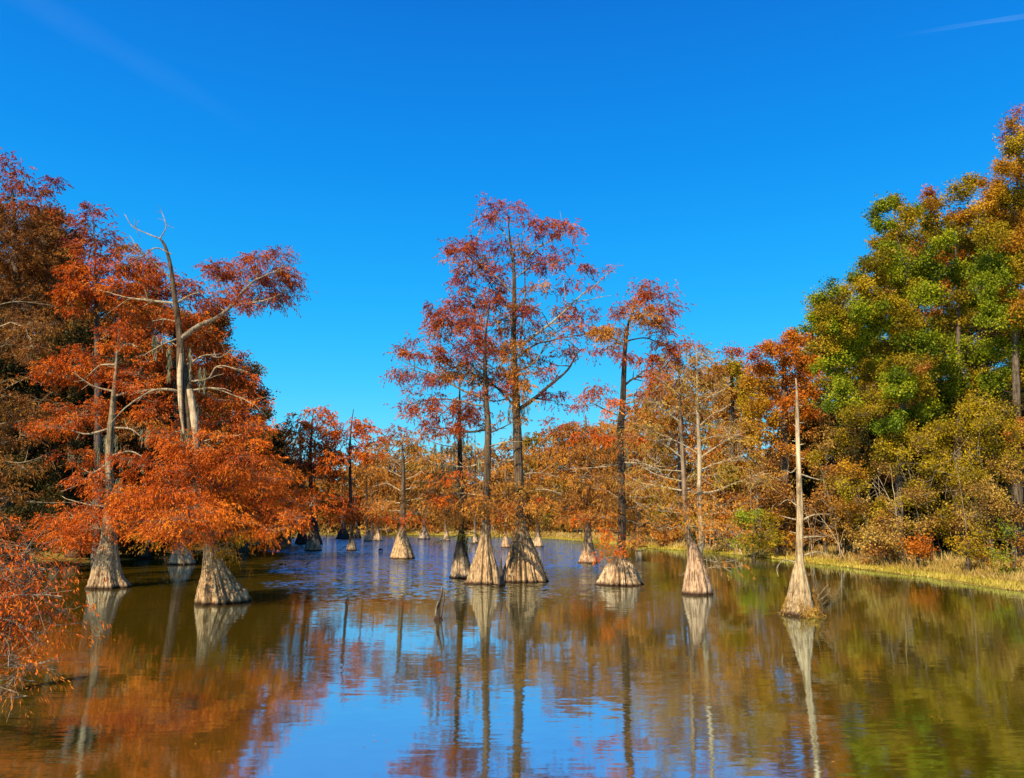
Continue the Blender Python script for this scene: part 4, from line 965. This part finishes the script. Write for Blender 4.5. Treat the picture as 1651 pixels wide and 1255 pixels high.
bank_tree('cypress_tree', 'broad feathery brown cypress crown behind the bare twin trunks', 1095, 92, [(1095, 780, 5), (1095, 650, 4), (1095, 580, 1.5)],
          [(1095, 555, 24, 9, 'red', .4), (1120, 565, 24, 9, 'red', .4), (1085, 580, 26, 14, 'brown'), (1120, 592, 30, 14, 'brown'), (1060, 600, 24, 14, 'rust', .8), (1150, 610, 24, 14), (1095, 620, 44, 16, 'brown'), (1055, 640, 34, 16), (1140, 645, 36, 16, 'brown'), (1095, 665, 46, 16), (1045, 680, 34, 14), (1150, 690, 34, 14, 'brown'), (1095, 705, 50, 14),
           (1050, 720, 34, 14, 'gold', .7), (1140, 730, 40, 14)], 'rust', 1.0, 'needle', 'far', 'limb', GR)
bank_tree('cypress_tree', 'rust brown cypress closing the lake behind the knobbly rooted one', 1030, 96, [(1030, 800, 9), (1030, 700, 5), (1030, 660, 2)],
          [(1030, 672, 34, 12), (1000, 690, 30, 12, 'rust'), (1060, 690, 30, 12), (1030, 715, 44, 14), (1000, 740, 36, 14, 'brown'), (1055, 745, 36, 14, 'gold', .7), (1030, 775, 50, 14), (1010, 805, 40, 12, 'brown'), (1060, 810, 40, 12), (1030, 840, 50, 12, 'brown')], 'rust', 1.1, 'needle', 'far', 'limb', GR)

# thickets and shrubs in front of the right bank trees
GS = 'brush along the right bank'
shr = [
    (1600, 47, 1560, 1651, 640, 860, ['tan', 'olive', 'olive'], 'tangled tan and olive brush with bare pale boughs at the frame edge'),
    (1500, 52, 1440, 1590, 680, 870, ['olive', 'tan', 'olive'], 'dense olive brush with long leaning pale stems under the green oak'),
    (1400, 57, 1350, 1470, 720, 880, ['gold', 'olive', 'tan'], 'golden olive thicket arching over dark gaps beside the bleached snag'),
    (1330, 62, 1290, 1390, 690, 880, ['brown', 'tan', 'olive'], 'brown twiggy thicket just behind the bleached snag'),
    (1250, 68, 1200, 1310, 710, 880, ['rust', 'brown', 'gold'], 'rust and gold thicket under the bright orange tree'),
    (1180, 76, 1130, 1240, 740, 880, ['rust', 'brown', 'rust'], 'rusty undergrowth bush behind the twin trunked cypress'),
    (1215, 66, 1175, 1255, 820, 890, ['olive', 'olive', 'lime'], 'low yellow green bush at the waterline behind the twin trunked cypress'),
    (1560, 45, 1530, 1600, 850, 915, ['gold', 'amber', 'olive'], 'small golden and orange bush at the foot of the leaning stems'),
    (1635, 41, 1600, 1660, 850, 930, ['amber', 'gold', 'green'], 'small amber leaved bush nearest the grass at the frame edge'),
    (1480, 49, 1470, 1495, 876, 890, ['amber'], 'tiny bright orange bush under the leaning stems'),
    (1430, 52, 1380, 1470, 830, 900, ['brown', 'tan'], 'low brown bramble behind the dry grass'),
    (1080, 90, 1030, 1130, 800, 872, ['rust', 'brown', 'olive'], 'low rusty bush on the grassy point'),
    (1140, 84, 1100, 1190, 810, 880, ['brown', 'olive', 'dark'], 'dark brown bush hanging over the water by the twin trunked cypress'),
]
for (x, Y, x0, x1, y0, y1, pal, lab) in shr:
    n = int(max(5, (x1 - x0) * (y1 - y0) / 900))
    small = (x1 - x0) < 80
    lims = []
    if not small:
        for k in range(11):
            bx = x + rng.uniform(-.4, .5) * (x1 - x0); hh = rng.uniform(.45, .95) * (y1 - y0)
            lean = rng.uniform(-60, -5) if Y < 60 else rng.uniform(-25, 25)
            yb = 838 + 3.0 / Y * F
            lims.append([(bx, yb), (bx + lean * .35, yb - hh * .5), (bx + lean, yb - hh)])
    bank_tree('thicket' if not small else 'bush', lab, x, Y, [(x, y1 - (y1 - y0) * .4, 4), (x + 5, y0 + 20, 1.2)], auto(x0, x1, y0, y1, pal, n, (26, 15) if not small else (16, 9), .62 if not small else .9), 'olive', 1.0, 'broad', 'oak', 'limb', GS, limbs=lims, twigs=1.0)

# rows of wood further back; each tree its own
GB = 'trees of the wood beyond the lake'
adj = ['rust', 'pale rust', 'brown', 'golden brown', 'olive brown']
cols = [['rust', 'brown', 'brown'], ['rust', 'tan', 'brown'], ['brown', 'brown', 'tan'], ['gold', 'rust', 'brown'], ['olive', 'brown', 'tan']]
far_rows = [  # x, Y, top y, half width
    (440, 175, 735, 30, 2, 'behind the dark tree at the narrows'), (480, 185, 745, 34, 0, 'behind the far dark trio'), (530, 178, 728, 34, 1, 'between the trio and the thin straight cypress'),
    (580, 188, 735, 34, 3, 'behind the thin straight cypress'), (625, 172, 722, 34, 0, 'just before the pear based cypress'), (668, 182, 712, 34, 4, 'just after the pear based cypress'),
    (705, 170, 725, 34, 1, 'where the far shore bends'), (750, 176, 712, 34, 2, 'behind the moss draped cypress'), (795, 168, 718, 34, 0, 'between the two tallest trunks'),
    (838, 176, 708, 34, 3, 'behind the tallest cypress'), (878, 165, 690, 34, 4, 'past the tallest cypress, its top pale yellow'), (918, 168, 684, 36, 0, 'behind the slender orange cypress'),
    (960, 160, 690, 34, 2, 'after the slender orange cypress'), (1000, 150, 676, 36, 1, 'behind the knobbly rooted cypress'), (1045, 140, 650, 40, 0, 'left of the bare twin trunks'),
    (1100, 130, 610, 44, 2, 'directly beyond the bare twin trunks'), (1160, 120, 585, 44, 4, 'right beside the orange maple like tree'), (1225, 110, 575, 44, 3, 'behind the orange maple like tree'), (1300, 100, 560, 50, 4, 'beyond the orange tree and the green oak')]
for (x, Y, top, hw, c, where) in far_rows:
    pal = cols[c]
    bot = 862 if Y > 100 else 870
    bank_tree('forest_tree', '%s tree in the far wood %s' % (adj[c], where), x, Y, [(x, 800, 5), (x, top + 20, 1.5)],
              auto(x - hw, x + hw, top, bot - 4, pal, int(max(9, (bot - top) / 9)), (26, 12), .9), 'rust', .8, 'needle', 'far', 'limb', GB, twigs=.5,
              limbs=[[(x, yy), (x + sg * 14, yy - 4), (x + sg * rng.uniform(24, 44), yy + rng.uniform(-14, 4))] for yy, sg in zip(rng.uniform(top + 30, 845, 6), (1, -1, 1, -1, 1, -1))])
for (x, Y, top, hw, pal, lab) in [
        (1360, 84, 470, 70, ['olive', 'green', 'brown'], 'green brown tree in the wood right behind the big green oak'),
        (1480, 84, 360, 70, ['olive', 'brown', 'green'], 'olive tree in the wood behind the stepped oak crown'),
        (1590, 80, 320, 70, ['olive', 'amber', 'dark'], 'amber and dark tree in the wood behind the towering oak'),
        (1700, 70, 200, 80, ['olive', 'amber', 'green'], 'tree at the frame edge behind the towering oak'),
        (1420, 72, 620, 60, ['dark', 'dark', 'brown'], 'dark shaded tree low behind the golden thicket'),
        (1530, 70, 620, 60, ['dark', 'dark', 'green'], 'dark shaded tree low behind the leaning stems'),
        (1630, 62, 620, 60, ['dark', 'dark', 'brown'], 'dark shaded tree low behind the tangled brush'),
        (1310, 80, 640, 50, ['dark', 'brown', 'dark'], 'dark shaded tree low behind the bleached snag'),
        (-60, 70, 300, 90, ['umber', 'dark', 'umber'], 'tall brown tree at the back of the shaded bank'),
        (60, 84, 330, 90, ['umber', 'dark', 'umber'], 'brown tree behind the thin topped cypress'),
        (200, 88, 450, 80, ['umber', 'dark', 'brown'], 'dark rust tree behind the crimson tipped cypress'),
        (330, 96, 600, 70, ['brown', 'dark', 'rust'], 'dull rust tree far behind the leaning giant'),
        (420, 120, 690, 40, ['brown', 'dark', 'rust'], 'small dull tree behind the sloping rust one')]:
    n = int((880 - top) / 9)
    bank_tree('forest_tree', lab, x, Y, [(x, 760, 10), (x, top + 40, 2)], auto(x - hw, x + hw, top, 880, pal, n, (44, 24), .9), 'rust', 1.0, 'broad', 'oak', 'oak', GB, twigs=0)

# the distant wood that closes the view all round, one mass
def far_mass():
    n = 90000
    th = rng.uniform(-1.15, 1.15, n); R_ = rng.uniform(200, 330, n)
    side = np.abs(th) > .5
    R_ = np.where(side, rng.uniform(110, 260, n), R_)
    X = R_ * np.sin(th); Yy = R_ * np.cos(th) 
    Yy = np.where(np.abs(X) < 60, np.maximum(Yy, 195), Yy)
    k = rng.integers(0, 900, n)
    cx = rng.normal(0, 5, (900, 2))
    top = 15 + 4 * np.sin(X * .13) + 3 * np.sin(X * .31 + Yy * .1)
    Z = rng.uniform(0, 1, n) ** .8 * top
    D = rng.normal(size=(n, 3)); D /= np.linalg.norm(D, axis=1, keepdims=True)
    V, Q = leaves(np.stack([X, Yy, Z], 1), D, rng.uniform(.9, 1.9, n), rng.uniform(.6, 1.3, n))
    tn = np.clip(.45 + .25 * np.sin(X * .2) * np.sin(Z * .6 + X) + rng.normal(0, .15, n), 0, 1)
    tag(link('distant_wood', make_mesh('distant_wood', V, Q, LEAF['brown'], np.repeat(tn, 4))), 'brown distant wood closing the view behind the lake', 'wood', kind='stuff')


far_mass()

# ------------------------------------------------------------------ spray of the near tree leaning in from the left bank
t = Tree('cypress_tree', 'near cypress off the frame edge, only its drooping rusty orange sprays reach in', 'tree', -420, 1200, Y=11.0, z=.4)
t.base = np.array([-12.4, 10.0, .3])
P0 = at(-500, 838, 10.0)
t.trunk([(-560, 1100, 60), (-560, 900, 50), (-560, 600, 36)], 'cyp', 0)
for L, w in [([(-560, 820), (-300, 790), (-120, 830), (0, 900), (50, 945), (95, 975)], 22), ([(-560, 860), (-300, 860), (-100, 900), (0, 925), (70, 955), (105, 985)], 20), ([(-560, 900), (-300, 960), (-100, 970), (0, 985), (55, 1010), (75, 1040)], 18),
             ([(-560, 950), (-300, 1010), (-100, 1060), (0, 1080), (50, 1080), (95, 1068)], 16), ([(-300, 1010), (-80, 1080), (0, 1110), (30, 1122)], 8), ([(-300, 790), (-100, 860), (0, 880), (45, 895), (60, 935)], 8), ([(-100, 970), (0, 1020), (20, 1060), (40, 1075)], 7),
             ([(-100, 900), (-20, 960), (30, 960), (100, 962)], 7), ([(-100, 830), (0, 870), (50, 880)], 7)]:
    t.limb(L, w * .32, 1.6, mat='limb', dz=rng.uniform(-.8, .8), kink=.25, sub=10)
t.clusters([(5, 895, 30, 16, 'orange', .8), (40, 890, 24, 10, 'orange', .7), (10, 925, 36, 18, 'orange', .9), (50, 925, 26, 14, 'orange', .7), (25, 955, 40, 16, 'orange', .8), (72, 955, 18, 9, 'orange', .7), (100, 983, 16, 9, 'orange', .8), (55, 985, 30, 12, 'orange_sunlit', .7),
            (15, 990, 34, 16, 'orange', .7), (82, 1000, 16, 8, 'orange', .8), (64, 1018, 12, 8, 'orange', .7), (20, 1025, 26, 12, 'orange', .5), (50, 1075, 26, 5, 'amber', .8), (15, 1070, 24, 10, 'orange', .7), (20, 1095, 24, 9, 'amber', .6), (25, 1122, 20, 5, 'amber', .7), (5, 1050, 12, 5, 'lime', .4),
            (-60, 920, 60, 40), (-60, 1000, 60, 40), (-80, 1080, 60, 30), (-60, 860, 60, 30)], 'orange', .8, spread=.3, twigs=1.0)
t.grow('limb').finish()

# ------------------------------------------------------------------ things afloat and in the sky
def floating(name, label, cat, pts, w0, w1, mat):
    Y = ground_Y(pts[0][1]); m = Y / F
    C = resample(np.array([np.append(at(a, b, ground_Y(b))[:2], .03 + h * m) for a, b, h in pts]), 12)
    r = np.linspace(w0, w1, 12) * m * .5 * (1 + rng.normal(0, .12, 12))
    V, Q = tubes(C[None], r[None], 8)
    c = C.mean(0)
    tag(link(name, make_mesh(name, V - c, Q, BARK[mat], smooth=True), None, tuple(c)), label, cat)

floating('floating_branch', 'pale curved bare branch floating on the blue water', 'branch', [(494, 911, 0), (499, 908, 1.5), (507, 907, 1)], 2.0, .8, 'dead')
floating('floating_log', 'short pinkish log barely afloat near the shaded bank', 'log', [(451, 911, 0), (456, 910.5, 1), (460, 911.5, 0)], 3.2, 2.2, 'cyp_pink')
floating('driftwood', 'dark knob of driftwood between the pear based cypress and the thin straight one', 'driftwood', [(611, 887.5, 0), (614, 887, 1), (617, 888, 0)], 3, 1.5, 'limb_dark')
floating('fallen_log', 'bleached log lying at the edge of the grassy point', 'log', [(1163, 890, 1), (1175, 889, 3), (1190, 891, 2)], 5, 3, 'grey')
floating('fallen_branch', 'thin dark branch lying in the water by the grassy point', 'branch', [(1018, 884, 1), (1030, 885, 3), (1048, 883, 1)], 3, 1.5, 'limb_dark')

t = Tree('stump', 'broken pale stump standing on the grassy point', 'stump', 1157, 888, Y=ground_Y(890), z=.15)
t.trunk([(1158, 892, 7), (1156, 884, 5), (1154, 876, 3), (1153, 872, 1)], 'grey', 4, .2, n=14, sides=16)
t.finish()


def contrail(label, a, b, w, dist, alpha, fade):
    m, nt, N, L = nodes_of('ice_cloud')
    tc = N.new('ShaderNodeTexCoord')
    n = N.new('ShaderNodeTexNoise'); n.inputs['Scale'].default_value = 3.0; n.inputs['Detail'].default_value = 5
    L.new(tc.outputs['Generated'], n.inputs['Vector'])
    sep = N.new('ShaderNodeSeparateXYZ'); L.new(tc.outputs['Generated'], sep.inputs[0])
    lw = N.new('ShaderNodeLayerWeight'); lw.inputs['Blend'].default_value = .5
    r = N.new('ShaderNodeMath'); r.operation = 'SUBTRACT'; r.inputs[0].default_value = 1; L.new(lw.outputs['Facing'], r.inputs[1])
    r2 = N.new('ShaderNodeMath'); r2.operation = 'POWER'; r2.inputs[1].default_value = 1.5; L.new(r.outputs[0], r2.inputs[0])
    q = N.new('ShaderNodeMath'); q.operation = 'MULTIPLY'; L.new(r2.outputs[0], q.inputs[0]); L.new(n.outputs['Fac'], q.inputs[1])
    q2 = N.new('ShaderNodeMath'); q2.operation = 'MULTIPLY'; L.new(q.outputs[0], q2.inputs[0]); q2.inputs[1].default_value = alpha
    fa = N.new('ShaderNodeMapRange'); fa.interpolation_type = 'SMOOTHSTEP'; L.new(sep.outputs['X'], fa.inputs['Value'])
    fa.inputs['From Min'].default_value = fade[0]; fa.inputs['From Max'].default_value = fade[1]
    q3 = N.new('ShaderNodeMath'); q3.operation = 'MULTIPLY'; L.new(q2.outputs[0], q3.inputs[0]); L.new(fa.outputs[0], q3.inputs[1]); q2 = q3
    tr = N.new('ShaderNodeBsdfTransparent'); d = N.new('ShaderNodeBsdfDiffuse'); d.inputs['Color'].default_value = (.8, .85, .9, 1)
    x = N.new('ShaderNodeMixShader'); L.new(q2.outputs[0], x.inputs[0]); L.new(tr.outputs[0], x.inputs[1]); L.new(d.outputs[0], x.inputs[2])
    o = N.new('ShaderNodeOutputMaterial'); L.new(x.outputs[0], o.inputs['Surface'])
    A, B = at(*a, dist), at(*b, dist)
    C = resample(np.array([A, (A + B) / 2 + np.array([0, 0, dist * .002]), B]), 60)
    t = np.linspace(0, 1, 60)
    rad = w * dist / F * (1.02 - t) ** .25 * (1 + .12 * np.sin(t * 23) * rng.uniform(.5, 1, 60))
    V, Q = tubes(C[None], rad[None], 32)
    c = C.mean(0)
    ob = link('contrail', make_mesh('contrail', V - c, Q, m, smooth=True), None, tuple(c))
    tag(ob, label, 'contrail')
    ob.visible_shadow = True

Nf = 90
yf = ground_Y(rng.uniform(930, 1250, Nf)); xf = rng.uniform(-.6, .6, Nf) * yf
Vf, Qf = leaves(np.stack([xf, yf, np.full(Nf, .006)], 1), np.stack([np.cos(np.arange(Nf)), np.sin(np.arange(Nf)), 0 * xf], 1), rng.uniform(.03, .07, Nf), .03)
Vf[:, 2] = .006 + .004 * rng.uniform(0, 1, len(Vf))
tag(link('fallen_leaves', make_mesh('fallen_leaves', Vf, Qf, LEAF['rust'], np.repeat(rng.uniform(.1, .8, Nf), 4))), 'tiny fallen leaves scattered on the lake surface', 'leaves', kind='stuff')

contrail('short bright contrail fading out high over the green oak', (1760, 12), (1400, 66), 5, 6000, .08, (.1, .6))
contrail('long faint old contrail slanting high over the shaded bank', (-60, -60), (480, 250), 30, 7000, .016, (1.0, .2))
